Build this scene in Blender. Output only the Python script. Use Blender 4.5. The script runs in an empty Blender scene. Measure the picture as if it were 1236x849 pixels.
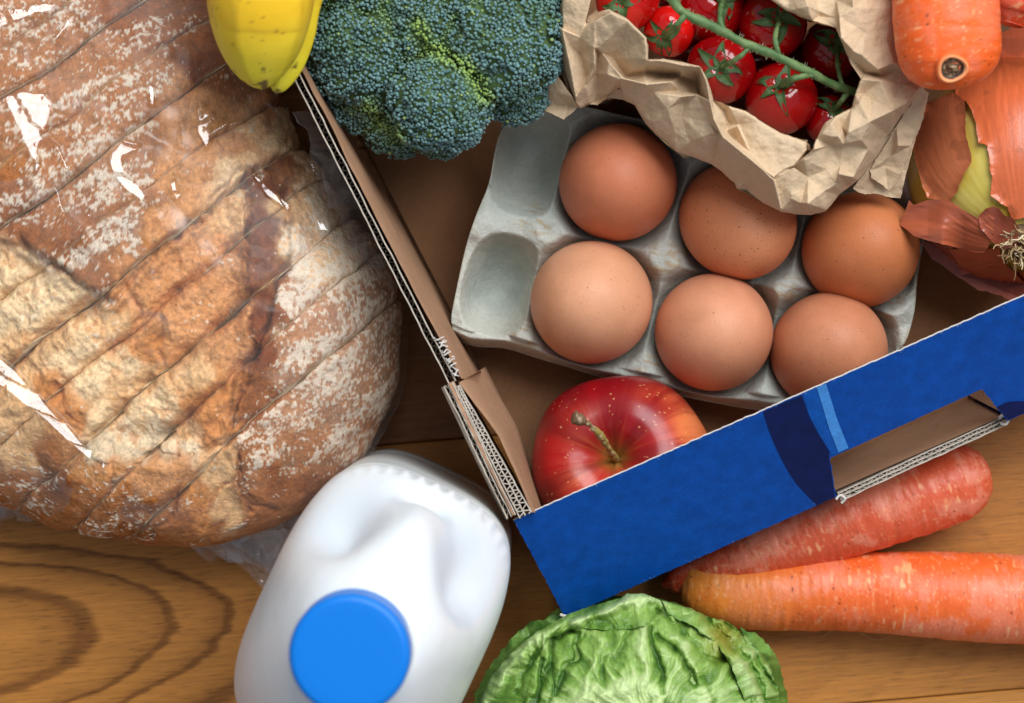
import bpy, bmesh, math, random
import numpy as np
from mathutils import Vector, Matrix
from mathutils.geometry import delaunay_2d_cdt

# ---------------------------------------------------------------- camera
SC = bpy.context.scene
COL = SC.collection
CAMH = 0.935
FPX = 2918.0
cam_d = bpy.data.cameras.new('camera')
cam = bpy.data.objects.new('camera', cam_d)
COL.objects.link(cam)
cam.location = (0, 0, CAMH)
cam.rotation_euler = (0, 0, 0)
cam_d.lens = 85
cam_d.sensor_width = 36
cam_d.clip_start = 0.02
cam_d.clip_end = 20
cam_d.dof.use_dof = True
cam_d.dof.focus_distance = CAMH - 0.068
cam_d.dof.aperture_fstop = 8.5
SC.camera = cam

# ---------------------------------------------------------------- light
W = bpy.data.worlds.new('World')
SC.world = W
W.use_nodes = True
bg = W.node_tree.nodes['Background']
bg.inputs[0].default_value = (0.80, 0.88, 1.0, 1)
bg.inputs[1].default_value = 0.37

def area(name, loc, target, sx, sy, power, col):
    d = bpy.data.lights.new(name, 'AREA')
    d.shape = 'RECTANGLE'; d.size = sx; d.size_y = sy; d.energy = power; d.color = col
    o = bpy.data.objects.new(name, d)
    COL.objects.link(o)
    o.location = loc
    o.rotation_euler = (Vector(target) - Vector(loc)).to_track_quat('-Z', 'Y').to_euler()
    return o
# a tall two-pane window beyond the upper right of the table
LD = Vector((0.30, 0.50, 0.81)).normalized()
LC = LD * 1.7
side = LD.cross(Vector((0, 0, 1))).normalized()
for k in (-1, 1):
    area('window_light', LC + side * 0.34 * k, LC * 0 + side * 0.27 * k * 0.2, 0.60, 1.15, 20.5, (0.96, 0.985, 1.0))
SC.view_settings.view_transform = 'Standard'
SC.view_settings.look = 'None'
SC.view_settings.exposure = 0.0
SC.view_settings.gamma = 1.0
SC.view_settings.use_curve_mapping = False
SC.cycles.max_bounces = 8
SC.cycles.transparent_max_bounces = 12
SC.cycles.caustics_reflective = False
SC.cycles.caustics_refractive = False

# ---------------------------------------------------------------- coordinate helpers
def P(px, py, z):
    s = (CAMH - z) / FPX
    return np.array([(px - 618.0) * s, -(py - 424.5) * s, z])
def PA(px, py, z):
    px = np.asarray(px, float); py = np.asarray(py, float)
    z = np.broadcast_to(np.asarray(z, float), px.shape)
    s = (CAMH - z) / FPX
    return np.stack([(px - 618.0) * s, -(py - 424.5) * s, z], -1)
def topx(v):
    s = FPX / (CAMH - v[..., 2])
    return v[..., 0] * s + 618.0, 424.5 - v[..., 1] * s
def mm(px, z):
    return px * (CAMH - z) / FPX
def lin(r, g, b):
    o = []
    for c in (r, g, b):
        c = c / 255.0
        o.append(c / 12.92 if c <= 0.04045 else ((c + 0.055) / 1.055) ** 2.4)
    return np.array(o)
def sstep(a, b, x):
    t = np.clip((x - a) / (b - a), 0, 1)
    return t * t * (3 - 2 * t)
def mixc(a, b, t):
    t = np.asarray(t)[..., None]
    return a * (1 - t) + b * t

# ---------------------------------------------------------------- noise
def _h(i, j, k, seed):
    n = (i.astype(np.int64) * 374761393 + j.astype(np.int64) * 668265263 + k.astype(np.int64) * 1274126177 + seed * 9781) & 0xffffffff
    n = ((n ^ (n >> 13)) * 1274126177) & 0xffffffff
    n = ((n ^ (n >> 16)) * 2246822519) & 0xffffffff
    n = n ^ (n >> 15)
    return (n & 0xffffff) / float(0x7fffff) - 1.0
def vnoise(p, seed=0):
    f = np.floor(p); t = p - f; t = t * t * t * (t * (t * 6 - 15) + 10)
    i, j, k = f[..., 0], f[..., 1], f[..., 2]
    r = 0
    for a in (0, 1):
        wa = t[..., 0] if a else 1 - t[..., 0]
        for b in (0, 1):
            wb = t[..., 1] if b else 1 - t[..., 1]
            for c in (0, 1):
                wc = t[..., 2] if c else 1 - t[..., 2]
                r = r + wa * wb * wc * _h(i + a, j + b, k + c, seed)
    return r
def fbm(p, scale, octaves=4, seed=0, gain=0.5):
    """p (...,3) in metres, scale = feature size in metres"""
    q = np.asarray(p) / scale
    r = 0; a = 1; tot = 0
    for o in range(octaves):
        r = r + a * vnoise(q + 17.3 * o, seed + o); tot += a
        q = q * 2.03; a *= gain
    return r / tot * 1.5
def ridged(p, scale, octaves=3, seed=0):
    q = np.asarray(p) / scale
    r = 0; a = 1; tot = 0
    for o in range(octaves):
        r = r + a * (1 - np.abs(vnoise(q + 11.1 * o, seed + o)) * 2); tot += a
        q = q * 2.1; a *= 0.5
    return r / tot

# ---------------------------------------------------------------- polylines / polygons in picture-plane units
def catmull(pts, n, closed=False):
    pts = np.asarray(pts, float); N = len(pts)
    if closed:
        idx = np.arange(N)
        seg = N
    else:
        seg = N - 1
    u = np.linspace(0, seg, n, endpoint=not closed)
    i = np.minimum(u.astype(int), seg - 1); t = (u - i)[:, None]
    def g(k):
        k = k % N if closed else np.clip(k, 0, N - 1)
        return pts[k]
    p0, p1, p2, p3 = g(i - 1), g(i), g(i + 1), g(i + 2)
    return 0.5 * (2 * p1 + (p2 - p0) * t + (2 * p0 - 5 * p1 + 4 * p2 - p3) * t ** 2 + (3 * p1 - p0 - 3 * p2 + p3) * t ** 3)
def resample(pts, n, closed=False):
    pts = np.asarray(pts, float)
    if closed: pts = np.vstack([pts, pts[:1]])
    d = np.r_[0, np.cumsum(np.linalg.norm(np.diff(pts, axis=0), axis=1))]
    u = np.linspace(0, d[-1], n, endpoint=not closed)
    return np.stack([np.interp(u, d, pts[:, k]) for k in range(pts.shape[1])], -1)
def segdist(x, y, poly, closed=True):
    poly = np.asarray(poly, float)
    best = np.full(np.shape(x), 1e9)
    n = len(poly)
    for k in range(n if closed else n - 1):
        a = poly[k]; b = poly[(k + 1) % n]
        d = b - a; L = d @ d + 1e-12
        t = np.clip(((x - a[0]) * d[0] + (y - a[1]) * d[1]) / L, 0, 1)
        best = np.minimum(best, np.hypot(x - a[0] - t * d[0], y - a[1] - t * d[1]))
    return best
def inside(x, y, poly):
    poly = np.asarray(poly, float)
    r = np.zeros(np.shape(x), bool); n = len(poly)
    for k in range(n):
        x1, y1 = poly[k]; x2, y2 = poly[(k + 1) % n]
        if y1 == y2: continue
        c = ((y1 > y) != (y2 > y)) & (x < (x2 - x1) * (y - y1) / (y2 - y1) + x1)
        r ^= c
    return r
def sdf(x, y, poly):
    """positive inside"""
    d = segdist(x, y, poly)
    return np.where(inside(x, y, poly), d, -d)

def crumple(U, V, spacing, seed, dims=1, jitter=0.9):
    """piecewise-linear field on random triangles: crisp creases between flat facets. returns (...,dims)"""
    rng = np.random.default_rng(seed)
    u0, u1, v0, v1 = U.min() - spacing, U.max() + spacing, V.min() - spacing, V.max() + spacing
    pts = []
    nu = int((u1 - u0) / spacing) + 2; nv = int((v1 - v0) / spacing) + 2
    for a in range(nu):
        for b in range(nv):
            pts.append((u0 + (a + (rng.random() - .5) * jitter) * spacing, v0 + (b + 0.5 * (a % 2) + (rng.random() - .5) * jitter) * spacing))
    vals = rng.uniform(-1, 1, (len(pts), dims))
    vs, es, fs, ov, oe, of = delaunay_2d_cdt([Vector(p) for p in pts], [], [], 0, 1e-9)
    vs = np.array([tuple(v) for v in vs]); vals = np.array([vals[o[0]] for o in ov])
    out = np.zeros(U.shape + (dims,))
    # bucket grid points for speed
    Uf = U.ravel(); Vf = V.ravel(); of_ = out.reshape(-1, dims)
    order = np.argsort(Uf); Us = Uf[order]
    for f in fs:
        a, b, c = vs[f[0]], vs[f[1]], vs[f[2]]
        lo = np.searchsorted(Us, min(a[0], b[0], c[0]) - 1e-9); hi = np.searchsorted(Us, max(a[0], b[0], c[0]) + 1e-9)
        if hi <= lo: continue
        ids = order[lo:hi]
        vv = Vf[ids]
        ids = ids[(vv >= min(a[1], b[1], c[1]) - 1e-9) & (vv <= max(a[1], b[1], c[1]) + 1e-9)]
        if not len(ids): continue
        det = (b[1] - c[1]) * (a[0] - c[0]) + (c[0] - b[0]) * (a[1] - c[1])
        if abs(det) < 1e-16: continue
        x = Uf[ids]; y = Vf[ids]
        w0 = ((b[1] - c[1]) * (x - c[0]) + (c[0] - b[0]) * (y - c[1])) / det
        w1 = ((c[1] - a[1]) * (x - c[0]) + (a[0] - c[0]) * (y - c[1])) / det
        w2 = 1 - w0 - w1
        m = (w0 > -1e-6) & (w1 > -1e-6) & (w2 > -1e-6)
        of_[ids[m]] = w0[m, None] * vals[f[0]] + w1[m, None] * vals[f[1]] + w2[m, None] * vals[f[2]]
    return out

# ---------------------------------------------------------------- mesh helpers
def link(o, parent=None):
    COL.objects.link(o)
    if parent is not None:
        o.parent = parent
        if parent.type == 'EMPTY' or True:
            o.matrix_parent_inverse = Matrix.Translation(-Vector(world_loc(parent)))
    return o
_loc = {}
def world_loc(o):
    return _loc.get(o.name, (0, 0, 0))
def mesh(name, verts, faces, mat=None, parent=None, cols=None, smooth=True, mats=None, fmat=None):
    """faces: int array (N,4)/(N,3) or a list of lists"""
    verts = np.asarray(verts, np.float32).reshape(-1, 3)
    me = bpy.data.meshes.new(name)
    if isinstance(faces, np.ndarray):
        k = faces.shape[1]; n = len(faces)
        me.vertices.add(len(verts)); me.vertices.foreach_set('co', verts.ravel())
        me.loops.add(n * k); me.loops.foreach_set('vertex_index', faces.astype(np.int32).ravel())
        me.polygons.add(n); me.polygons.foreach_set('loop_start', np.arange(0, n * k, k, dtype=np.int32))
        me.update(calc_edges=True)
    else:
        me.from_pydata([tuple(map(float, v)) for v in verts], [], [tuple(int(i) for i in f) for f in faces])
    me.polygons.foreach_set('use_smooth', np.full(len(me.polygons), smooth))
    for m in (mats or ([mat] if mat else [])):
        me.materials.append(m)
    if fmat is not None:
        me.polygons.foreach_set('material_index', np.asarray(fmat, np.int32))
    if cols is not None:
        at = me.color_attributes.new('Col', 'FLOAT_COLOR', 'POINT')
        c = np.ones((len(verts), 4), np.float32); c[:, :3] = np.asarray(cols).reshape(-1, 3)
        at.data.foreach_set('color', c.ravel())
    me.validate()
    o = bpy.data.objects.new(name, me)
    link(o, parent)
    return o
def thing(name, label, cat, loc=(0, 0, 0), group=None):
    o = bpy.data.objects.new(name, None)
    COL.objects.link(o)
    o.location = tuple(map(float, loc)); _loc[o.name] = tuple(map(float, loc))
    o.empty_display_size = 0.01
    o['label'] = label; o['category'] = cat
    if group: o['group'] = group
    return o
def grid_faces(n, m, cu=False, cv=False):
    a = np.arange(n if cu else n - 1); b = np.arange(m if cv else m - 1)
    A, B = np.meshgrid(a, b, indexing='ij')
    A2 = (A + 1) % n; B2 = (B + 1) % m
    return np.stack([A * m + B, A2 * m + B, A2 * m + B2, A * m + B2], -1).reshape(-1, 4)
def gnormals(G):
    """normals of a (n,m,3) grid"""
    du = np.gradient(G, axis=0); dv = np.gradient(G, axis=1)
    n = np.cross(du, dv); n /= np.linalg.norm(n, axis=-1, keepdims=True) + 1e-12
    return n
def sweep(path, radii, nseg, round_ends=False, squash=None):
    """tube grid (n,nseg,3) along a path (n,3)"""
    path = np.asarray(path, float); n = len(path)
    T = np.gradient(path, axis=0); T /= np.linalg.norm(T, axis=1, keepdims=True) + 1e-12
    up = np.array([0, 0, 1.0])
    if abs(T[0] @ up) > 0.95: up = np.array([1.0, 0, 0])
    Nn = np.zeros((n, 3)); prev = up - (up @ T[0]) * T[0]; prev /= np.linalg.norm(prev)
    for i in range(n):
        prev = prev - (prev @ T[i]) * T[i]; prev /= np.linalg.norm(prev) + 1e-12
        Nn[i] = prev
    B = np.cross(T, Nn)
    a = np.linspace(0, 2 * np.pi, nseg, endpoint=False)
    R = np.asarray(radii, float)
    if R.ndim == 1: R = R[:, None] * np.ones((1, nseg))
    D = Nn[:, None, :] * np.cos(a)[None, :, None] + B[:, None, :] * np.sin(a)[None, :, None]
    return path[:, None, :] + D * R[..., None], D
def tube(name, path, radii, nseg, mat, parent, cols=None, smooth=True):
    path = np.asarray(path, float)
    if np.isscalar(radii): radii = np.full(len(path), radii)
    G, D = sweep(path, radii, nseg)
    V, Fc = capped(G)
    c = None
    if cols is not None:
        c = np.tile(np.asarray(cols).reshape(-1, 3), (len(V), 1)) if np.asarray(cols).size == 3 else cols
    return mesh(name, V, Fc, mat, parent, cols=c, smooth=smooth)
def capped(G):
    n, m, _ = G.shape
    V = np.vstack([G.reshape(-1, 3), G[0].mean(0)[None], G[-1].mean(0)[None]])
    Fc = [tuple(f) for f in grid_faces(n, m, cv=True)]
    j = np.arange(m); j2 = (j + 1) % m
    Fc += [(int(b), int(a), n * m) for a, b in zip(j, j2)]
    Fc += [((n - 1) * m + int(a), (n - 1) * m + int(b), n * m + 1) for a, b in zip(j, j2)]
    return V, Fc
def prism(name, poly3, nrm, thick, mat, parent, edge_mat=None, jitter=0.0, step=None):
    """thick slab: poly3 (n,3) coplanar outline (top face), pushed back along -nrm"""
    poly3 = np.asarray(poly3, float); nrm = np.asarray(nrm, float)
    if step:
        out = []
        for k in range(len(poly3)):
            a = poly3[k]; b = poly3[(k + 1) % len(poly3)]
            nn = max(1, int(np.linalg.norm(b - a) / step))
            for q in range(nn): out.append(a + (b - a) * q / nn)
        poly3 = np.array(out)
        if jitter:
            rng = np.random.default_rng(5)
            j = rng.normal(0, jitter, poly3.shape); j -= (j @ nrm)[:, None] * nrm
            poly3 = poly3 + j
    n = len(poly3)
    V = np.vstack([poly3, poly3 - nrm * thick])
    Fc = [list(range(n)), list(range(2 * n - 1, n - 1, -1))] + [[k, n + k, n + (k + 1) % n, (k + 1) % n] for k in range(n)]
    mats = [mat, edge_mat or mat]
    fm = [0, 1] + [1] * n
    o = mesh(name, V, Fc, None, parent, smooth=False, mats=mats, fmat=fm)
    bm = bmesh.new(); bm.from_mesh(o.data); bmesh.ops.triangulate(bm, faces=[f for f in bm.faces if len(f.verts) > 4]); bmesh.ops.recalc_face_normals(bm, faces=bm.faces); bm.to_mesh(o.data); bm.free()
    return o

# ---------------------------------------------------------------- materials
def newmat(name):
    m = bpy.data.materials.new(name); m.use_nodes = True
    nt = m.node_tree
    return m, nt, nt.nodes['Principled BSDF'], nt.nodes['Material Output']
def node(nt, t, **kw):
    n = nt.nodes.new(t)
    for k, v in kw.items():
        if k.startswith('i_'):
            n.inputs[int(k[2:]) if k[2:].isdigit() else k[2:].replace('_', ' ')].default_value = v
        else: setattr(n, k, v)
    return n
def M(name, col=None, rough=0.5, spec=0.5, bumps=(), var=None, sss=0, sssr=(0.01, 0.005, 0.003), coat=0, coatr=0.1, speck=None, aniso_var=None, sheen=0, trans=0):
    """bumps: (size_m, height_m[, stretch xyz]) ; var: (size_m, amount) brightness variation"""
    m, nt, b, out = newmat(name)
    L = nt.links.new
    tc = node(nt, 'ShaderNodeTexCoord')
    if col is None:
        a = node(nt, 'ShaderNodeAttribute', attribute_name='Col'); src = a.outputs['Color']
    else:
        r = node(nt, 'ShaderNodeRGB'); r.outputs[0].default_value = (*map(float, col), 1); src = r.outputs[0]
    for v in (var or ()):
        size, amt = v[0], v[1]
        st = v[2] if len(v) > 2 else (1, 1, 1)
        mp = node(nt, 'ShaderNodeMapping'); mp.inputs['Scale'].default_value = tuple(s / size for s in st); L(tc.outputs['Object'], mp.inputs[0])
        nz = node(nt, 'ShaderNodeTexNoise'); nz.inputs['Scale'].default_value = 1; nz.inputs['Detail'].default_value = 5; nz.inputs['Roughness'].default_value = 0.6
        L(mp.outputs[0], nz.inputs['Vector'])
        mr = node(nt, 'ShaderNodeMapRange'); mr.inputs['From Min'].default_value = 0.25; mr.inputs['From Max'].default_value = 0.75
        mr.inputs['To Min'].default_value = 1 - amt; mr.inputs['To Max'].default_value = 1 + amt; L(nz.outputs[0], mr.inputs[0])
        mx = node(nt, 'ShaderNodeVectorMath', operation='SCALE'); L(src, mx.inputs[0]); L(mr.outputs[0], mx.inputs['Scale']); src = mx.outputs[0]
    if speck:
        for size, dens, c, rad in speck:
            vo = node(nt, 'ShaderNodeTexVoronoi'); vo.inputs['Scale'].default_value = 1 / size; L(tc.outputs['Object'], vo.inputs['Vector'])
            wn = node(nt, 'ShaderNodeTexWhiteNoise'); L(vo.outputs['Position'], wn.inputs['Vector'])
            th = node(nt, 'ShaderNodeMath', operation='LESS_THAN'); L(wn.outputs['Value'], th.inputs[0]); th.inputs[1].default_value = dens
            mr = node(nt, 'ShaderNodeMapRange'); mr.inputs['From Min'].default_value = rad; mr.inputs['From Max'].default_value = rad * 0.5; mr.inputs['To Min'].default_value = 0; mr.inputs['To Max'].default_value = 1
            L(vo.outputs['Distance'], mr.inputs[0])
            mu = node(nt, 'ShaderNodeMath', operation='MULTIPLY'); L(th.outputs[0], mu.inputs[0]); L(mr.outputs[0], mu.inputs[1])
            mx = node(nt, 'ShaderNodeMix', data_type='RGBA'); L(mu.outputs[0], mx.inputs[0]); L(src, mx.inputs[6]); mx.inputs[7].default_value = (*map(float, c), 1); src = mx.outputs[2]
    L(src, b.inputs['Base Color'])
    b.inputs['Roughness'].default_value = rough
    b.inputs['Specular IOR Level'].default_value = spec
    prev = None
    for bp in bumps:
        size, h = bp[0], bp[1]; st = bp[2] if len(bp) > 2 else (1, 1, 1)
        mp = node(nt, 'ShaderNodeMapping'); mp.inputs['Scale'].default_value = tuple(s / size for s in st); L(tc.outputs['Object'], mp.inputs[0])
        nz = node(nt, 'ShaderNodeTexNoise'); nz.inputs['Scale'].default_value = 1; nz.inputs['Detail'].default_value = 4; L(mp.outputs[0], nz.inputs['Vector'])
        bu = node(nt, 'ShaderNodeBump'); bu.inputs['Strength'].default_value = 1; bu.inputs['Distance'].default_value = h; L(nz.outputs[0], bu.inputs['Height'])
        if prev: L(prev.outputs[0], bu.inputs['Normal'])
        prev = bu
    if prev: L(prev.outputs[0], b.inputs['Normal'])
    if sss:
        b.inputs['Subsurface Weight'].default_value = sss
        b.inputs['Subsurface Radius'].default_value = sssr
        b.inputs['Subsurface Scale'].default_value = 1.0
    if coat:
        b.inputs['Coat Weight'].default_value = coat; b.inputs['Coat Roughness'].default_value = coatr
    if sheen: b.inputs['Sheen Weight'].default_value = sheen
    return m
# ================================================================ the table: oak boards
TA = math.radians(5.0)
def wood(name, ox, oy, su, ring, dark, light, seed, spacing):
    m, nt, b, out = newmat(name); L = nt.links.new
    tc = node(nt, 'ShaderNodeTexCoord')
    mp = node(nt, 'ShaderNodeMapping'); mp.vector_type = 'POINT'
    mp.inputs['Location'].default_value = (-ox, -oy, 0); L(tc.outputs['Object'], mp.inputs[0])
    # wobble
    def noise(scale, det, rough=0.5, vec=None, st=None):
        v = vec or mp.outputs[0]
        if st:
            q = node(nt, 'ShaderNodeMapping'); q.inputs['Scale'].default_value = st; q.inputs['Location'].default_value = (seed, seed * 2.3, 0); L(v, q.inputs[0]); v = q.outputs[0]
        n = node(nt, 'ShaderNodeTexNoise'); n.inputs['Scale'].default_value = scale; n.inputs['Detail'].default_value = det; n.inputs['Roughness'].default_value = rough
        L(v, n.inputs['Vector']); return n
    def math_(op, a, c=None, d=None):
        n = node(nt, 'ShaderNodeMath', operation=op)
        for k, x in enumerate((a, c, d)):
            if x is None: continue
            if isinstance(x, (int, float)): n.inputs[k].default_value = x
            else: L(x, n.inputs[k])
        return n.outputs[0]
    sep = node(nt, 'ShaderNodeSeparateXYZ'); L(mp.outputs[0], sep.inputs[0])
    w1 = noise(1, 3, 0.55, st=(9, 26, 1)); w2 = noise(1, 4, 0.6, st=(60, 260, 1))
    u = math_('MULTIPLY', sep.outputs[0], su)
    u2 = math_('MULTIPLY', u, u); v2 = math_('MULTIPLY', sep.outputs[1], sep.outputs[1])
    r = math_('SQRT', math_('ADD', u2, v2))
    r = math_('ADD', r, math_('MULTIPLY', math_('SUBTRACT', w1.outputs[0], 0.5), 0.013))
    r = math_('ADD', r, math_('MULTIPLY', math_('SUBTRACT', w2.outputs[0], 0.5), 0.0026))
    ph = math_('DIVIDE', r, spacing)
    # uneven spacing of the year rings
    ph = math_('ADD', ph, math_('MULTIPLY', math_('SINE', math_('MULTIPLY', ph, 1.9)), 0.25))
    fr = math_('FRACT', ph)
    # sharp on one side, soft on the other
    ramp = node(nt, 'ShaderNodeValToRGB'); L(fr, ramp.inputs[0])
    e = ramp.color_ramp.elements; e[0].position = 0.0; e[0].color = (0, 0, 0, 1); e[1].position = 1.0; e[1].color = (0.0, 0, 0, 1)
    for pos, v in ((0.45, 0.12), (0.70, 0.45), (0.80, 1.0), (0.90, 0.85), (0.97, 0.1)):
        q = ramp.color_ramp.elements.new(pos); q.color = (v, v, v, 1)
    mixr = node(nt, 'ShaderNodeMix', data_type='RGBA'); fall = node(nt, 'ShaderNodeMapRange'); L(sep.outputs[0], fall.inputs[0]); fall.inputs['From Min'].default_value = .15; fall.inputs['From Max'].default_value = .23; fall.inputs['To Min'].default_value = 1; fall.inputs['To Max'].default_value = .14
    rv = math_('MULTIPLY', math_('MULTIPLY', ramp.outputs[0], ring), fall.outputs[0]); L(rv, mixr.inputs[0])
    mixr.inputs[6].default_value = (*light, 1); mixr.inputs[7].default_value = (*dark, 1)
    # pores: short dark dashes along the grain
    p1 = noise(1, 2, 0.5, st=(110, 1900, 1)); p2 = noise(1, 4, 0.7, st=(26, 800, 1)); p3 = noise(1, 4, 0.6, st=(5, 90, 1))
    pr = node(nt, 'ShaderNodeMapRange'); L(p1.outputs[0], pr.inputs[0]); pr.inputs['From Min'].default_value = 0.56; pr.inputs['From Max'].default_value = 0.70; pr.inputs['To Min'].default_value = 0; pr.inputs['To Max'].default_value = 0.95
    pores = math_('MULTIPLY', pr.outputs[0], math_('ADD', 0.45, math_('MULTIPLY', rv, 0.9)))
    mixp = node(nt, 'ShaderNodeMix', data_type='RGBA'); L(pores, mixp.inputs[0]); L(mixr.outputs[2], mixp.inputs[6]); mixp.inputs[7].default_value = (dark[0] * .75, dark[1] * .75, dark[2] * .75, 1)
    br = math_('ADD', 0.25, math_('MULTIPLY', p2.outputs[0], 0.9)); br = math_('ADD', br, math_('MULTIPLY', p3.outputs[0], 0.6))
    sc = node(nt, 'ShaderNodeVectorMath', operation='SCALE'); L(mixp.outputs[2], sc.inputs[0]); L(br, sc.inputs['Scale'])
    L(sc.outputs[0], b.inputs['Base Color'])
    rr = node(nt, 'ShaderNodeMapRange'); L(p2.outputs[0], rr.inputs[0]); rr.inputs['To Min'].default_value = 0.30; rr.inputs['To Max'].default_value = 0.55
    L(rr.outputs[0], b.inputs['Roughness']); b.inputs['Specular IOR Level'].default_value = 0.25
    bh = math_('SUBTRACT', math_('MULTIPLY', p2.outputs[0], 0.3), pores)
    bu = node(nt, 'ShaderNodeBump'); bu.inputs['Distance'].default_value = 0.00018; bu.inputs['Strength'].default_value = 0.8; L(bh, bu.inputs['Height']); L(bu.outputs[0], b.inputs['Normal'])
    return m
tbl = bpy.data.objects.new('table_top', None); COL.objects.link(tbl); tbl['kind'] = 'structure'
tbl['label'] = 'warm brown oak table top of wide boards with arched grain'
tbl.location = (0, 0, 0)
# board frame: u along boards (rotated TA), v across; seams measured at v0
def uv_of(px, py):
    p = P(px, py, 0); return p[0] * math.cos(TA) + p[1] * math.sin(TA), -p[0] * math.sin(TA) + p[1] * math.cos(TA)
seams = [uv_of(1160, 838)[1], uv_of(550, 530)[1]]
wd = seams[1] - seams[0]
vs_ = [seams[0] - 2 * wd, seams[0] - wd, seams[0], seams[1], seams[1] + wd, seams[1] + 2 * wd]
cen = uv_of(-75, 775)
brd = [
    wood('oak_near', 0.2, vs_[1] - .02, 0.12, 0.12, tuple(lin(104, 60, 20)), tuple(lin(182, 122, 56)), 7.0, 0.010),
    wood('oak_edge', -0.1, vs_[2] - .075, 0.07, 0.16, tuple(lin(106, 62, 22)), tuple(lin(186, 126, 60)), 3.0, 0.009),
    wood('oak_main', cen[0], cen[1], 0.35, 0.75, tuple(lin(92, 50, 15)), tuple(lin(176, 116, 52)), 1.0, 0.0105),
    wood('oak_mid', -0.25, vs_[3] + .03, 0.10, 0.6, tuple(lin(82, 46, 20)), tuple(lin(142, 90, 44)), 9.0, 0.009),
    wood('oak_far', 0.1, vs_[4] + .07, 0.1, 0.6, tuple(lin(92, 54, 24)), tuple(lin(160, 106, 54)), 5.0, 0.010)]
for k in range(5):
    a, c = vs_[k], vs_[k + 1]; g = 0.00022; bv = 0.0005
    prof = [(a + g, -0.03), (a + g, -bv), (a + g + bv, 0), (c - g - bv, 0), (c - g, -bv), (c - g, -0.03)]
    V = []; us = (-0.75, 0.75)
    for u in us:
        for v, z in prof: V.append((u * math.cos(TA) - v * math.sin(TA), u * math.sin(TA) + v * math.cos(TA), z))
    Fc = [[j, j + 1, 6 + j + 1, 6 + j][::-1] for j in range(5)]
    # object space = board space so that the grain follows the board
    V = [(u, v, z) for u in us for v, z in prof]
    o = mesh('board', V, Fc, brd[k], tbl, smooth=False)
    o.matrix_parent_inverse = Matrix.Identity(4); o.rotation_euler = (0, 0, TA)
# ================================================================ cardboard box
m_kraft = M('kraft_card', lin(162, 125, 97), rough=0.85, spec=0.2, var=((0.012, 0.10), (0.0015, 0.10)), bumps=((0.0012, 0.00006), (0.0003, 0.00003)))
m_kraftd = M('kraft_card_floor', lin(138, 99, 70), rough=0.9, spec=0.15, var=((0.02, 0.12), (0.0015, 0.10)), bumps=((0.0012, 0.00006),))  # same card as the walls, darkened for the shade inside the box
m_flute = M('flute_paper', lin(184, 172, 158), rough=0.9, spec=0.15, var=((0.003, 0.22),), bumps=((0.0006, 0.0001),))
m_edge = M('torn_paper_edge', lin(205, 198, 190), rough=0.9, spec=0.1, var=((0.002, 0.2),))
def blue(name, c):
    return M(name, c, rough=0.5, spec=0.16, var=((0.006, 0.22), (0.0008, 0.20)), bumps=((0.001, 0.00005), (0.0003, 0.00002)))
m_blue = blue('printed_blue', lin(2, 71, 156)); m_navy = blue('printed_navy', lin(8, 26, 76))
m_lblue = blue('printed_light_blue', lin(70, 140, 215)); m_mblue = blue('printed_mid_blue', lin(6, 80, 164))

box = thing('cardboard_box', 'brown cardboard box with blue printed front and hand hole, holding the eggs and apple', 'box', P(800, 400, 0.0))
ZT = 0.095; ZF = 0.060; Z0 = 0.004
TL = P(620, 628, ZT); TR = P(1236, 357, ZT); BL = P(682, 745, ZF)
eu = (TR - TL) / np.linalg.norm(TR - TL)
fn = np.cross(eu, BL - TL); fn /= np.linalg.norm(fn)
if fn[2] < 0: fn = -fn
CP = np.array([0, 0, CAMH])
def onplane(px, py, p0=TL, n=fn, off=0.0):
    d = P(px, py, 0) - CP
    t = ((p0 + n * off - CP) @ n) / (d @ n)
    return CP + d * t
XR = 1520
def line(pa, pb, x): return pa[1] + (pb[1] - pa[1]) * (x - pa[0]) / (pb[0] - pa[0])
top = lambda x: line((620, 628), (1236, 357), x)
bot = lambda x: line((682, 745), (1236, 499.5), x)
hole = [(1011, 605), (1002, 553), (1185, 470), (1216, 508)]
outl = [(620, top(620)), (XR, top(XR)), (XR, bot(XR)), (1216, bot(1216)), (1185, 470), (1002, 553), (1009, bot(1009)), (682, 745)]
fp = prism('front_panel', [onplane(*q) for q in outl], fn, 0.0006, m_blue, box, edge_mat=m_edge, step=0.0012, jitter=0.00010)
fp['label'] = 'bright blue printed front panel with hand hole'
def printed(name, poly, m, off=0.00012):
    V = [onplane(x, y, off=off) for x, y in poly]
    o = mesh(name, V, [list(range(len(V)))], m, fp, smooth=False)
    bm = bmesh.new(); bm.from_mesh(o.data)
    bmesh.ops.triangulate(bm, faces=bm.faces)
    for f in bm.faces:
        if f.normal.z < 0: f.normal_flip()
    bm.to_mesh(o.data); bm.free()
    return o
cl = catmull([(921, 497), (930, 525), (944, 556), (962, 585), (986, 610)], 24)
cr = catmull([(968, 477), (975, 498), (986, 521), (1001, 545)], 16)
printed('navy_band', list(map(tuple, cl)) + [(1008, bot(1008) - .6), (1001, 553)] + list(map(tuple, cr[::-1])), m_navy)
printed('pale_stripe', [(986, top(986) + 1), (997, top(997) + 1), (1010, 505), (1024, 541), (1012, 546.5), (1000, 515)], m_lblue)
printed('faint_stripe', [(970, top(970) + 1), (985, top(985) + 1), (999, 515), (1011, 547), (1004, 550), (1001, 544), (986, 520), (975, 497)], m_mblue)
nv = catmull([(1203, 492), (1212, 487), (1225, 484.5), (1240, 485), (1262, 489)], 14)
printed('navy_disc', list(map(tuple, nv)) + [(1262, bot(1262) - .6), (1217, bot(1217) - .6)], m_navy)
#printed('faint_stripe', [(1160, top(1160) + 1), (1172, top(1172) + 1), (1204, 455), (1222, 483), (1206, 488), (1186, 452)], m_mblue)

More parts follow.
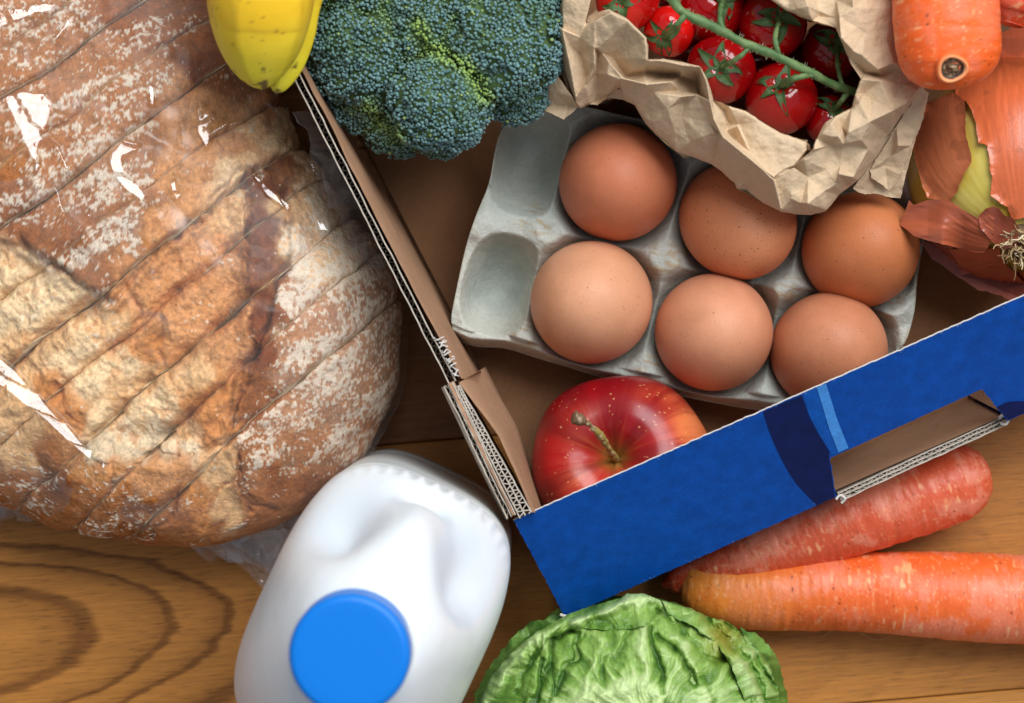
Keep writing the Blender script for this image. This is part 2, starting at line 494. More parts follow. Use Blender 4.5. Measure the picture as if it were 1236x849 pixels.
def ribbon(a, b, down, off, thick, name, mat, parent, wave=0, per=0.003, amp=0, ph=0, seed=0, ragged=0.0, sink=0.0):
    """thin vertical paper sheet from a to b whose top edge shows; wave>0 makes it a flute"""
    a = np.asarray(a, float); b = np.asarray(b, float); Ln = np.linalg.norm(b - a); u = (b - a) / Ln
    nrm = np.cross(u, np.array([0, 0, 1.0])); nrm /= np.linalg.norm(nrm)
    n = max(8, int(Ln / (per / 10 if wave else 0.0012)))
    x = np.linspace(0, Ln, n)
    rng = np.random.default_rng(seed)
    w = amp * np.sin(2 * np.pi * x / per + ph + 0.5 * fbm(np.stack([x, x * 0, x * 0 + seed], -1), 0.012, 2)) if wave else 0 * x
    w = w + fbm(np.stack([x, x * 0 + seed, x * 0], -1), 0.006, 3, seed=seed) * 0.00022
    c = a + u * x[:, None] + nrm * (off + w)[:, None]
    zj = fbm(np.stack([x, x * 0, x * 0 + 3 * seed], -1), 0.002, 3, seed=seed + 5) * ragged
    c[:, 2] += zj - sink
    d = np.gradient(c, axis=0); d /= np.linalg.norm(d, axis=1, keepdims=True)
    s = np.cross(d, np.array([0, 0, 1.0])); s /= np.linalg.norm(s, axis=1, keepdims=True)
    rows = [c - s * thick / 2 + down, c - s * thick / 2, c + s * thick / 2, c + s * thick / 2 + down]
    G = np.stack(rows, 1)
    return mesh(name, G.reshape(-1, 3), grid_faces(n, 4), mat, parent, smooth=False)
def board_edge(a, b, down, T, rows, parent, seed, sink=0.0, ragged=0.0003):
    """a piece of corrugated board standing on edge: liners and flutes as separate sheets"""
    for r in range(rows + 1):
        mt = m_flute if 0 < r < rows else (m_kraft if r == 0 else m_kraft)
        ribbon(a, b, down, -T / 2 + T * r / rows, 0.00042, 'liner', m_flute, parent, seed=seed + r, ragged=ragged)
    for r in range(rows):
        ribbon(a, b, down, -T / 2 + T * (r + .5) / rows, 0.00028, 'flute', m_flute, parent, wave=1, per=0.0030 + 0.0006 * r, amp=T / rows / 2 - 0.0003, ph=r * 1.7, seed=seed + 10 + r, ragged=ragged, sink=sink)
# lower wall in front (hidden below the fold except in the hand hole)
inw = np.array([-fn[0], -fn[1], 0]); inw /= np.linalg.norm(inw)
fa = onplane(682, 745); fb = onplane(XR, bot(XR))
lw = thing  # noqa
def quad(name, a, b, c, d, mat, parent, nu=2, nv=2, rough=0.0, seed=0):
    U = np.linspace(0, 1, nu)[:, None, None]; V = np.linspace(0, 1, nv)[None, :, None]
    G = a * (1 - U) * (1 - V) + b * U * (1 - V) + c * U * V + d * (1 - U) * V
    if rough:
        G = G + gnormals(G) * (fbm(G, 0.03, 3, seed=seed) * rough)[..., None]
    return mesh(name, G.reshape(-1, 3), grid_faces(nu, nv), mat, parent)
dn = np.array([0, 0, Z0 - ZF]) + inw * 0.0065
def wallseg(xa, xb, zt):
    a = onplane(xa, bot(xa)); b = onplane(xb, bot(xb)); k = (ZF - zt) / (ZF - Z0)
    k = k if zt > ZF - .003 else k + .12
    quad('front_wall_outer', a + dn * k, b + dn * k, b + dn, a + dn, m_blue, box)
    i = inw * (0.0028 if zt > ZF - .003 else .0010)
    k = (ZF - zt) / (ZF - Z0)
    quad('front_wall_inner', a + dn * k + i, b + dn * k + i, b + dn + i, a + dn + i, m_kraft, box)
wallseg(682, 1011, ZF - 0.0005); wallseg(1216, XR, ZF - 0.0005); wallseg(1011, 1216, ZF - 0.006)
ea = P(1013, 600, ZF - 0.006); eb = P(1213, 508, ZF - 0.006)
board_edge(ea, eb, dn * 0.5, 0.0029, 2, box, 40, ragged=0.0002, sink=.0009)
# curled paper at the right end of the hole
tube('torn_curl', catmull([P(1206, 505, ZF - .003), P(1212, 500, ZF - .002), P(1217, 505, ZF - .002), P(1214, 512, ZF - .003), P(1208, 511, ZF - .004)], 24), 0.0006, 8, m_edge, box)
tube('torn_curl', catmull([P(1009, 603, ZF - .004), P(1014, 598, ZF - .004), P(1020, 602, ZF - .004), P(1016, 607, ZF - .005)], 16), 0.0005, 8, m_edge, box)
# left wall: upper stretch
wa = P(345, 66, ZT); wb = P(546, 462, ZT)
board_edge(wa + (wa - wb) * .6, wb, np.array([0, 0, -0.03]), 0.0023, 1, box, 60, ragged=0.0005, sink=.007)
def facestrip(name, tops, bots, mat, seed, z1=Z0):
    t = resample(np.array([P(x, y, z) for x, y, z in tops]), 60); b_ = resample(np.array([P(x, y, z) for x, y, z in bots]), 60)
    n = 14; G = np.zeros((60, n, 3))
    for k in range(n):
        f = k / (n - 1)
        bul = math.sin(min(1, f * 1.6) * math.pi / 2)
        g = t * (1 - f) + b_ * f
        g[:, 2] = t[:, 2] + (b_[:, 2] - t[:, 2]) * (f ** 1.8)
        G[:, k] = g
    G = G + (fbm(G, 0.02, 3, seed=seed) * 0.0005)[..., None] * gnormals(G)
    return mesh(name, G.reshape(-1, 3), grid_faces(60, n)[:, ::-1].copy(), mat, box)
facestrip('side_wall', [(352, 60, ZT - .0005), (450, 255, ZT - .0005), (556, 457, ZT - .0005)], [(368, 57, .005), (502, 302, .005), (585, 460, .005)], m_kraft, 3)
# torn flutes at the end of the upper stretch
rng = np.random.default_rng(3)
for k in range(16):
    t = k / 15; x = 524 + 22 * t; y = 408 + 46 * t
    a = P(x + rng.uniform(0, 4), y, ZT + .001); c = P(x + 5 + rng.uniform(2, 7), y + rng.uniform(-6, 6), ZT - rng.uniform(0, .003))
    mid = (a + c) / 2 + rng.normal(0, .0008, 3)
    tube('torn_flute', catmull([a, mid, c], 8), 0.00028, 5, m_edge, box)
# corner block: outer board, inner board with open flutes, folded face
ZC = 0.100
ca0, ca1 = P(541, 464, ZC), P(617, 624, ZC)
board_edge(ca0, ca1, np.array([0, 0, -0.04]), 0.0030, 2, box, 80, ragged=0.0004, sink=.002)
quad('corner_liner', P(541, 463, ZC + .0004), P(618.5, 623, ZC + .0004), P(622, 620, ZC - .002), P(548, 460, ZC - .0005), m_kraft, box, 30, 4, 0.0003)
quad('corner_liner', P(535.5, 467, ZC + .0003), P(612, 628, ZC + .0003), P(609, 629, ZC - .03), P(533, 468, ZC - .03), m_flute, box, 30, 4, 0.0003)
# wedge of flutes widening towards the front corner
cb0, cb1 = P(552, 466, ZC), P(634.5, 622, ZC)
ub = (cb1 - cb0) / np.linalg.norm(cb1 - cb0)
nb = np.cross(ub, [0, 0, 1.0])
for r, (w0, w1) in enumerate(((-.0008, -.0022), (0, 0), (.0008, .0022))):
    ribbon(cb0 + nb * w0, cb1 + nb * w1, np.array([0, 0, -0.04]), 0, 0.00042, 'liner', m_flute, box, seed=95 + r, ragged=0.0003)
for r, s in enumerate((-1, 1)):
    n = 700; t = np.linspace(0, 1, n)
    c = cb0 + (cb1 - cb0) * t[:, None]
    off = s * (.0004 + .0007 * t) + (.0003 + .0008 * t) * np.sin(2 * np.pi * t * 19 + r * 2 + 1.2 * fbm(np.stack([t * .1, t * 0, t * 0 + r], -1), 0.01, 2))
    c = c + nb * off[:, None]; d = np.gradient(c, axis=0); d /= np.linalg.norm(d, axis=1, keepdims=True); s_ = np.cross(d, [0, 0, 1.0])
    dd = np.array([0, 0, -.02]); h = 0.00016
    G = np.stack([c - s_ * h + dd, c - s_ * h, c + s_ * h, c + s_ * h + dd], 1)
    mesh('flute', G.reshape(-1, 3), grid_faces(n, 4), m_flute, box, smooth=False)
facestrip('corner_face', [(554, 462, ZC), (602, 528, ZC), (642.5, 618, ZC)], [(586, 443, .02), (623, 511, .02), (657, 609, .02)], m_kraft, 8)
quad('corner_end', P(554, 462, ZC), P(580, 447, ZC - .02), P(582, 452, .02), P(556, 466, .02), m_kraft, box)
# floor of the box
fl = np.array([P(372 - 60, 55 - 110, Z0), P(668, 640, Z0), P(682, 700, Z0), P(1560, 330, Z0), P(1400, -420, Z0), P(320, -160, Z0)])
prism('box_floor', [P(330, -40, Z0), P(640, 560, Z0), P(664, 712, Z0), P(1540, 330, Z0), P(1240, -360, Z0)], np.array([0, 0, 1.0]), 0.003, m_kraftd, box)
# far walls, outside the picture
wq = [P(330, -40, Z0), P(1240, -360, Z0), P(1540, 290, Z0)]
for a, b in ((wq[0], wq[1]), (wq[1], wq[2])):
    quad('far_wall', a, b, b + np.array([0, 0, .088]), a + np.array([0, 0, .088]), m_kraft, box, 20, 6, .0006)

tube('torn_curl', catmull([onplane(676, 742, off=.0005), onplane(683, 744, off=.0014), onplane(690, 742, off=.0006)], 12), .0006, 7, m_edge, box)
# scuffs where the print has rubbed off along the folds and edges
rng = np.random.default_rng(17); sv = []; sf = []
for k in range(80):
    x = rng.uniform(630, 1230); sd_ = rng.random()
    y = (top(x) + rng.uniform(.5, 3)) if sd_ < .4 else (bot(x) - rng.uniform(.3, 2.2)) if sd_ < .8 else rng.uniform(bot(x) - 6, bot(x))
    if y > bot(x) - .3 or (996 < x < 1222 and y > top(x) + 60): continue
    if x < 690 and y > 628 + (x - 620) * 1.85: continue
    w = rng.uniform(.4, 1.6) * (1 if sd_ < .8 else .5); h = rng.uniform(.25, .6); a = rng.uniform(-.7, -.2)
    n0 = len(sv); m_ = 6
    for q in range(m_):
        t_ = q / m_ * 2 * math.pi; r1 = rng.uniform(.6, 1.2)
        u = w * math.cos(t_) * r1; v = h * math.sin(t_) * r1
        sv.append(onplane(x + u * math.cos(a) - v * math.sin(a), y + u * math.sin(a) + v * math.cos(a), off=.00022))
    sf.append(list(range(n0, n0 + m_)))
so_ = mesh('scuffs', np.array(sv), sf, M('rubbed_print', lin(110, 150, 200), rough=.8), fp, smooth=False); so_['kind'] = 'stuff'
# ================================================================ egg carton
m_pulp = M('grey_pulp', None, rough=0.95, spec=0.1, var=((0.004, 0.08), (0.0007, 0.10)), bumps=((0.004, 0.0006), (0.0012, 0.0004), (0.0004, 0.00022)), speck=[(0.004, 0.18, lin(120, 116, 108), 0.06)])
EG = [(746, 220, 71), (892, 268, 69), (1040, 301, 70), (714, 365, 74), (862, 401, 71), (1001, 423, 70)]
left = catmull([(618, 128), (606, 150), (597, 185), (590, 222), (574, 262), (562, 300), (551, 350), (545, 385), (550, 408)], 200)
bott = catmull([(550, 408), (572, 418), (610, 421), (650, 433), (700, 448), (745, 462), (800, 474), (850, 484), (905, 494), (960, 497), (1020, 470), (1085, 425)], 420)
right_ = catmull([(1150, 190), (1135, 225), (1120, 270), (1108, 330), (1104, 372), (1096, 405), (1085, 425)], 200)
topc = catmull([(618, 128), (660, 126), (700, 128), (780, 145), (900, 160), (1020, 175), (1100, 185), (1150, 190)], 420)
na, nb_ = 420, 200
A = np.linspace(0, 1, na)[:, None, None]; B = np.linspace(0, 1, nb_)[None, :, None]
Lq, Rq, Tq, Bq = left[None], right_[None], topc[:, None], bott[:, None]
X = (1 - A) * Lq + A * Rq + (1 - B) * Tq + B * Bq - ((1 - A) * (1 - B) * left[0] + A * (1 - B) * right_[0] + (1 - A) * B * left[-1] + A * B * right_[-1])
px, py = X[..., 0], X[..., 1]
d1 = np.sort(np.stack([np.hypot(px - ex, py - ey) / 74 for ex, ey, r in EG]), 0)[0]
def smin(a, b, k): 
    h = np.clip(.5 + .5 * (b - a) / k, 0, 1); return b * (1 - h) + a * h - k * h * (1 - h)
cup = 0.012 + 0.0185 * np.clip(d1, 0, 2) ** 2.6
# the two empty half bays at the left end
def bay(cx, cy, ang, ra, rb):
    c, s = math.cos(ang), math.sin(ang)
    a = ((px - cx) * c + (py - cy) * s) / ra; b = (-(px - cx) * s + (py - cy) * c) / rb
    return (np.abs(a) ** 2.6 + np.abs(b) ** 2.6) ** (1 / 2.6)
b1 = bay(640, 195, math.radians(15), 46, 66); b2 = bay(604, 345, math.radians(15), 44, 62)
bh1 = 0.011 + 0.026 * np.clip(b1, 0, 2.) ** 2.2; bh2 = 0.011 + 0.026 * np.clip(b2, 0, 2.) ** 2.2
top_ = 0.0385
z = smin(cup, np.full_like(cup, top_), 0.005)
z = smin(z, bh1, 0.0025); z = smin(z, bh2, 0.0025)
# posts between four eggs stand a little proud with a flat textured saddle
for (cx, cy) in ((803, 313), (952, 348), (665, 280), (1080, 368), (640, 405), (790, 445), (935, 472)):
    dd = np.hypot((px - cx) / 30, (py - cy) / 24)
    z = z + 0.0055 * np.clip(1.15 - dd, 0, .6)
z = z + 0.004 * np.exp(-(np.hypot((px - 575) / 26, (py - 270) / 26)) ** 3)
# rim lip: outermost band drops
ed = np.minimum(np.minimum(A[..., 0] * 560, (1 - A[..., 0]) * 560), np.minimum(B[..., 0] * 290, (1 - B[..., 0]) * 290))
z = z + 0.0018 * np.exp(-((ed - 7) / 6) ** 2) * (z < .036)
z = np.where(B[..., 0] > .9, smin(z, np.full_like(z, .0375) - .012 * sstep(.93, 1.0, B[..., 0]), .003), z)
z = z + (fbm(np.stack([px, py, px * 0], -1) * .0003, 0.02, 3, seed=4)) * 0.0009 + fbm(np.stack([px, py, px * 0], -1) * .0003, 0.004, 3, seed=9) * 0.00035 + crumple(px * .0003, py * .0003, .015, 31)[..., 0] * .0013 + crumple(px * .0003, py * .0003, .006, 32)[..., 0] * .0004
G = PA(px, py, z)
nrm = gnormals(G); nrm[nrm[..., 2] < 0] *= -1
# colour: grey-green pulp with faint brown press marks on the saddles
base = mixc(lin(172, 178, 170), lin(190, 190, 180), sstep(-.4, .5, fbm(G, 0.03, 3, seed=2)))
st = vnoise(np.stack([px * .09 + py * .02, py * .33 - px * .1, px * 0], -1), 5)
marks = 0
for (cx, cy) in ((803, 313), (952, 348), (645, 268), (635, 405), (790, 445), (1075, 360)):
    marks = np.maximum(marks, np.exp(-np.hypot((px - cx) / 26, (py - cy) / 22) ** 4))
base = mixc(base, lin(168, 146, 112), np.clip(sstep(.22, .5, st) * marks * .7, 0, 1))
base = mixc(base, lin(162, 152, 126), np.clip(np.exp(-((ed - 2) / 3) ** 2) * sstep(0, .4, fbm(G, .006, 3, seed=7)) * .6, 0, 1))
ctn = thing('egg_carton', 'grey moulded pulp egg carton with two empty half bays, holding six eggs in the box', 'egg carton', P(830, 320, Z0))
tk = 0.0017
Gb = G.copy(); Gb[..., 2] -= tk
n, m = na, nb_
top_f = grid_faces(n, m)[:, ::-1]; bot_f = grid_faces(n, m) + n * m
ring = np.concatenate([np.arange(m), np.arange(1, n) * m + m - 1, (n - 1) * m + np.arange(m - 2, -1, -1), np.arange(n - 2, 0, -1) * m])
r2 = np.roll(ring, -1)
side_f = np.stack([ring, r2, r2 + n * m, ring + n * m], -1)
V = np.vstack([G.reshape(-1, 3), Gb.reshape(-1, 3)])
mesh('tray', V, np.vstack([top_f, bot_f, side_f]), m_pulp, ctn, cols=np.vstack([base.reshape(-1, 3)] * 2))

# ================================================================ eggs
def eggmat(name, c, c2, dots):
    return M(name, None, rough=0.52, spec=0.36, bumps=((0.0009, 0.00009), (0.0003, 0.00005)), var=((.006, .05), (.0007, .05)), sss=0.04, sssr=(.004, .002, .001),
             speck=[(0.0016, dots, lin(*c2), 0.22), (0.005, dots * .8, lin(*c2), 0.10), (0.0009, dots * 1.5 + .02, lin(*c2) * 1.3, 0.25)])
egd = [((190, 112, 78), (120, 58, 36), .03, 'brown hen egg beside the black notch of the carton, touching the paper bag', (0, 0, 0)),
       ((198, 124, 84), (104, 60, 40), .16, 'freckled brown egg lying tilted under the folded rim of the paper bag', (28, 8, 20)),
       ((190, 112, 68), (120, 58, 34), .05, 'deep orange-brown egg next to the onion skin', (-6, 5, 0)),
       ((206, 146, 110), (150, 96, 66), .03, 'palest beige-brown egg, next to the empty half bay of the carton', (2, -3, 0)),
       ((198, 134, 100), (120, 78, 56), .03, 'light brown egg between two others, close above the red apple', (0, 4, 0)),
       ((186, 120, 86), (122, 74, 52), .06, 'light brown egg partly hidden behind the blue front of the box', (-8, 3, 0))]
for k, ((ex, ey, er), (c, c2, dn_, lab, tilt)) in enumerate(zip(EG, egd)):
    zc = 0.0405
    r = mm(er, zc)
    nu, nv = 96, 72
    th = np.linspace(0, 2 * np.pi, nu, endpoint=False)[:, None]; ph = np.linspace(0.002, np.pi - .002, nv)[None, :]
    zz = np.cos(ph) * np.ones_like(th)
    rad = np.sin(ph) * (1 + 0.07 * -zz)
    hs = 1.26 if k != 1 else 1.22
    V = np.stack([rad * np.cos(th) * r, rad * np.sin(th) * r, zz * r * hs], -1)
    V *= (1 + fbm(V, 0.03, 2, seed=k)[..., None] * .008)
    tone = fbm(V + k, 0.018, 3, seed=k + 3)
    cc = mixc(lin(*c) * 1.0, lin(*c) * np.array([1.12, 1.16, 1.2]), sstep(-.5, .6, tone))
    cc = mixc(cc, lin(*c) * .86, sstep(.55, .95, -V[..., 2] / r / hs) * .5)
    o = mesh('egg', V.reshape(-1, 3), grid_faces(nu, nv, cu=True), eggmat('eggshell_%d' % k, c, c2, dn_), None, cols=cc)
    bm = bmesh.new(); bm.from_mesh(o.data); bmesh.ops.holes_fill(bm, edges=bm.edges, sides=0); bmesh.ops.recalc_face_normals(bm, faces=bm.faces); bm.to_mesh(o.data); bm.free()
    for p in o.data.polygons: p.use_smooth = True
    o.location = tuple(P(ex, ey, zc)); o.rotation_euler = tuple(math.radians(t) for t in tilt)
    o['label'] = lab; o['category'] = 'egg'; o['group'] = 'eggs in the carton'
# ================================================================ apple
ap = thing('apple', 'red apple with pale dots and a bent brown stalk in the corner of the box', 'apple', P(750, 560, Z0))
zc = 0.036; ac = P(753, 563, zc); R = mm(110, zc)
axis = np.array([-0.20, 0.17, 0.0]); axis[2] = math.sqrt(1 - axis @ axis)
ez = axis / np.linalg.norm(axis); ex = np.cross([0, 1, 0], ez); ex /= np.linalg.norm(ex); ey = np.cross(ez, ex)
nu, nv = 420, 300
th = np.linspace(0, 2 * np.pi, nu, endpoint=False)[:, None]; t = np.linspace(0, 1, nv)[None, :]
# profile (r,z): stalk hollow at t=0, underside hollow at t=1
prof = catmull([(0.0, .56), (.035, .575), (.09, .64), (.19, .75), (.33, .845), (.52, .88), (.74, .78), (.92, .50), (1.0, .12), (.97, -.28), (.82, -.62), (.58, -.84), (.36, -.90), (.18, -.86), (.06, -.76), (0, -.74)], nv)
pr = resample(prof, nv)
lob = 1 + 0.022 * np.cos(th * 5 + .6) * sstep(0, .6, t) + .018 * np.cos(th * 2 + 1)
r_ = pr[None, :, 0] * lob; z_ = pr[None, :, 1] * (1 + .02 * np.cos(th * 5 + .6) * (1 - t)) * np.ones_like(th)
x_ = r_ * np.cos(th); y_ = r_ * np.sin(th)
loc = np.stack([x_, y_, z_], -1)
G = ac + R * (x_[..., None] * ex + y_[..., None] * ey + z_[..., None] * ez)
G = G + gnormals(G) * 0
px, py = topx(G)
q = np.stack([np.cos(th) * 1.0 * np.ones_like(t), np.sin(th) * np.ones_like(t), t * .55 * np.ones_like(th)], -1)
strk = fbm(q, 0.13, 4, seed=3); strk2 = fbm(np.stack([q[..., 0], q[..., 1], q[..., 2] * .25], -1), 0.035, 3, seed=8)
cR, cD, cO, cY, cG = lin(174, 15, 26), lin(116, 6, 18), lin(206, 84, 56), lin(230, 140, 80), lin(150, 120, 52)
c = mixc(cR, cD, sstep(-.5, .6, fbm(q, .5, 2, seed=1)) * .8)
def blob(x, y, sx, sy): return np.exp(-(((px - x) / sx) ** 2 + ((py - y) / sy) ** 2))
orange = np.clip(blob(838, 515, 36, 30) * 1.2 + blob(800, 477, 36, 13) * .5 + blob(692, 560, 26, 32) * .5 + blob(705, 590, 26, 20) * .3 + blob(705, 500, 22, 14) * .3 + blob(735, 580, 24, 16) * .3, 0, 1)
c = mixc(c, cO, np.clip(orange * (.75 + .35 * strk2 + .6 * strk), 0, 1))
c = mixc(c, cY, np.clip(sstep(.5, 1.5, orange * 1.25 + .1 * strk), 0, 1) * .7)
rr = np.hypot(x_, y_)
c = mixc(c, cY * .9, np.clip(sstep(.10, .75, strk2 + .5 * strk) * np.exp(-((rr - .28) / .16) ** 2) * .12, 0, 1))
c = mixc(c, cG, np.exp(-(rr / .14) ** 2) * (np.asarray(t) < .3) * .9)
rng = np.random.default_rng(4)
for k in range(420):
    a = rng.uniform(0, 2 * math.pi); w = rng.uniform(.14, .72) ; pxk = rng.uniform(.5, 1.15)
    i = int(w * nv); jr = max(pr[i, 0], .1)
    da = (th - a + np.pi) % (2 * np.pi) - np.pi
    m_ = np.exp(-(((da * jr) / (.0080 * pxk)) ** 2 + (((t - w) * 3.2) / (.0080 * pxk)) ** 2) ** 1.2)
    c = mixc(c, lin(238, 176, 120), np.clip(m_ * .9, 0, 1))
m_apple = M('apple_skin', None, rough=0.34, spec=0.4, bumps=((0.004, 0.0001), (0.0006, 0.00002)), sss=.05, sssr=(.004, .001, .001), coat=.10, coatr=.25)
mesh('skin', G.reshape(-1, 3), grid_faces(nu, nv, cu=True)[:, ::-1].copy(), m_apple, ap, cols=c)
m_stalk = M('stalk', None, rough=.7, bumps=((.0012, .0003), (.0004, .0001)), var=((.0015, .25),))
zt = 0.062
path = catmull([ac + R * .52 * ez, P(737, 545, zt + .003), P(727, 530, zt + .011), P(716, 517, zt + .016), P(703, 508, zt + .019), P(691, 503, zt + .0205)], 60)
tt = np.linspace(0, 1, 60)
rad = 0.00115 + .0002 * np.sin(tt * 17) + .0014 * sstep(.72, .97, tt) + .0003 * np.sin(tt * 40) * sstep(.6, 1, tt)
rad[-3:] *= (.85, .6, .2)
Gs, D = sweep(path, rad, 20)
Gs = Gs + D * (fbm(Gs, .0016, 3, seed=5) * .0005)[..., None]
cs = mixc(lin(150, 130, 62), lin(112, 84, 58), sstep(.45, .8, tt))
cs = np.repeat(cs[:, None], 20, 1); cs = mixc(cs, lin(196, 176, 150), sstep(.2, .6, fbm(Gs, .0015, 3)) * .6)
V, Fc = capped(Gs)
mesh('stalk', V, Fc, m_stalk, ap, cols=np.vstack([cs.reshape(-1, 3), cs[0, :1], cs[-1, :1]]))
# ================================================================ sliced round loaf
loaf = thing('bread_loaf', 'large round sliced brown loaf dusted with flour inside a clear bag', 'bread', P(170, 300, 0.0))
OUT = np.array([(488, 400), (478, 320), (432, 264), (368, 190), (334, 110), (310, 30), (240, -50), (150, -100), (20, -130), (-110, -90), (-190, 40), (-205, 240), (-160, 430), (-70, 560), (40, 612), (150, 640), (250, 648), (330, 636), (402, 592), (452, 535), (482, 470)], float)
ow = catmull(OUT, 500, closed=True)
ow = PA(ow[:, 0], ow[:, 1], .036)[:, :2]
ca_, sa_ = math.cos(math.radians(38)), math.sin(math.radians(38))
dW = np.array([ca_, sa_]); nW = np.array([sa_, -ca_])
so, to_ = ow @ nW, ow @ dW
s_lo, s_hi = so.min(), so.max()
scen = (s_lo + s_hi) / 2; shalf = (s_hi - s_lo) / 2
HM = 0.080; ZW = 0.030
def chord(s):
    s = np.clip(s, s_lo + 1e-4, s_hi - 1e-4)
    a = []
    for k in range(len(so)):
        s1, s2 = so[k], so[(k + 1) % len(so)]
        if (s1 > s) != (s2 > s):
            f = (s - s1) / (s2 - s1); a.append(to_[k] + f * (to_[(k + 1) % len(so)] - to_[k]))
    return (min(a), max(a)) if len(a) > 1 else (to_[np.argmin(abs(so - s))],) * 2
def height(s):
    return ZW + (HM - ZW) * max(0.0, 1 - abs((s - scen) / shalf) ** 2.7) ** .6
# --- the look of the crust as a field of painted control points (crust, torn crumb, flour), in the loaf's own plan
CR, CB, DK, OR_, TOAST, PALE, GRY, LT = lin(162, 102, 54), lin(142, 84, 40), lin(114, 60, 30), lin(202, 144, 94), lin(190, 128, 72), lin(238, 208, 166), lin(216, 198, 168), lin(220, 178, 130)
ctrl = [  # x, y, colour, flour
 (-150, -60, CR, .5), (-100, 100, CR, .5), (0, -60, CR, .5), (100, -60, CR, .45), (0, 30, CR, .6), (60, 10, CR, .55), (140, 20, CB, .35), (210, 40, CB, .3), (240, 85, DK, .1), (250, 40, CB, .15), (280, 90, CB, .15),
 (20, 80, CR, .55), (80, 95, CR, .65), (130, 60, CR, .55), (180, 95, CR, .55), (40, 130, CR, .6), (10, 180, CR, .45), (60, 180, CR, .5), (110, 140, CR, .6), (160, 130, CR, .5), (20, 240, CB, .45), (70, 230, CR, .6), (30, 285, CB, .4),
 (120, 190, CR, .75), (170, 160, CR, .6), (100, 250, CB, .6), (150, 220, CR, .65), (70, 290, CB, .45), (110, 320, CB, .6), (160, 270, CR, .75), (130, 345, CB, .55), (185, 235, CR, .6),
 (215, 130, OR_, .05), (240, 110, OR_, .0), (230, 170, OR_, .05), (270, 140, OR_, .0), (210, 220, OR_, .08), (250, 190, OR_, .05), (300, 150, LT, .1), (340, 155, PALE, .1), (200, 270, OR_, .1), (290, 180, OR_, .05), (320, 130, OR_, .1), (345, 120, OR_, .1),
 (150, 345, OR_, .1), (130, 385, LT, .35), (170, 370, OR_, .1), (200, 330, OR_, .05), (160, 400, OR_, .1), (220, 300, OR_, .05), (180, 410, TOAST, .05), (230, 370, OR_, .0), (260, 330, OR_, .0), (280, 260, LT, .05), (275, 300, OR_, .0), (290, 225, PALE, .05), (210, 400, OR_, .0), (260, 400, OR_, .0), (290, 370, OR_, .0), (240, 440, LT, 0), (280, 430, OR_, 0), (210, 450, LT, 0), (265, 470, TOAST, 0), (230, 490, TOAST, 0), (250, 515, TOAST, 0), (215, 515, LT, 0),
 (20, 325, PALE, 0), (-60, 330, PALE, 0), (50, 360, PALE, 0), (10, 380, PALE, 0), (90, 370, PALE, 0), (60, 410, LT, 0), (20, 420, LT, 0), (105, 450, PALE, 0), (80, 430, PALE, 0), (150, 440, PALE, 0), (130, 480, LT, 0), (110, 500, PALE, 0), (170, 470, LT, 0), (190, 490, PALE, 0), (150, 500, PALE, 0), (190, 520, GRY, 0), (140, 522, GRY, 0), (110, 525, GRY, 0), (165, 532, GRY, 0), (215, 535, GRY, 0), (-60, 430, PALE, 0),
 (60, 475, TOAST, 0), (85, 495, TOAST, 0), (30, 500, LT, .1), (0, 480, LT, .05), (40, 540, CR, .15), (10, 540, LT, .2), (80, 545, OR_, .2), (-60, 520, LT, .1), (0, 580, CR, .3), (50, 575, CB, .35), (60, 605, CR, .2), (90, 580, CR, .55), (120, 545, OR_, .2), (150, 560, OR_, .1), (130, 590, CR, .5), (110, 610, CR, .5), (180, 560, OR_, .05), (210, 550, OR_, 0), (180, 600, CR, .2), (150, 620, CB, .25), (215, 580, TOAST, .05), (250, 550, LT, 0), (270, 560, LT, .05), (230, 610, TOAST, .15), (205, 620, CR, .15), (270, 610, LT, .2), (310, 610, CR, .25), (260, 635, CR, .1), (345, 600, CR, .15),
 (312, 225, DK, 0), (335, 230, DK, 0), (320, 270, DK, 0), (345, 260, LT, .2), (330, 310, DK, 0), (340, 285, DK, .0), (322, 350, DK, 0), (335, 330, CB, .0), (310, 380, DK, 0), (325, 390, DK, .02), (345, 210, CB, .1), (300, 200, LT, .1), (315, 425, DK, .1), (305, 450, CB, .1), (300, 485, CB, .05), (315, 470, CB, .2),
 (370, 190, PALE, .6), (400, 210, LT, .7), (370, 230, LT, .7), (395, 260, LT, .85), (420, 270, LT, .9), (360, 300, LT, .9), (380, 330, LT, .95), (420, 310, LT, .95), (355, 360, CR, .9), (380, 380, CR, .8), (440, 300, CR, .9), (340, 405, CR, .7),
 (350, 430, CR, .85), (390, 410, CR, .9), (430, 370, CR, .95), (460, 340, CR, .9), (340, 460, CR, .7), (370, 460, CR, .8), (420, 430, CR, .9), (460, 400, CR, .9), (400, 470, CR, .95), (330, 505, CR, .75), (360, 510, CR, .85), (410, 500, CR, .8), (450, 470, CR, .8), (475, 430, CR, .7), (300, 540, CR, .5), (340, 550, CR, .6), (390, 550, CR, .55), (430, 530, CR, .55), (300, 580, CR, .5), (330, 585, CB, .3), (370, 590, CB, .25), (290, 560, CR, .35)]
cx_ = np.array([q[0] for q in ctrl], float); cy_ = np.array([q[1] for q in ctrl], float)
cc_ = np.array([q[2] for q in ctrl]); cf_ = np.array([q[3] for q in ctrl])
TORN = [(-250, 290), (20, 296), (60, 318), (122, 357), (150, 338), (192, 296), (250, 255), (300, 212), (312, 232), (305, 300), (302, 395), (314, 420), (300, 460), (288, 500), (268, 524), (225, 545), (170, 548), (110, 538), (92, 505), (55, 470), (0, 488), (-250, 470)]
FOLD = [(300, 208), (345, 196), (356, 262), (348, 300), (347, 335), (330, 385), (316, 412), (300, 398), (306, 320), (300, 262)]
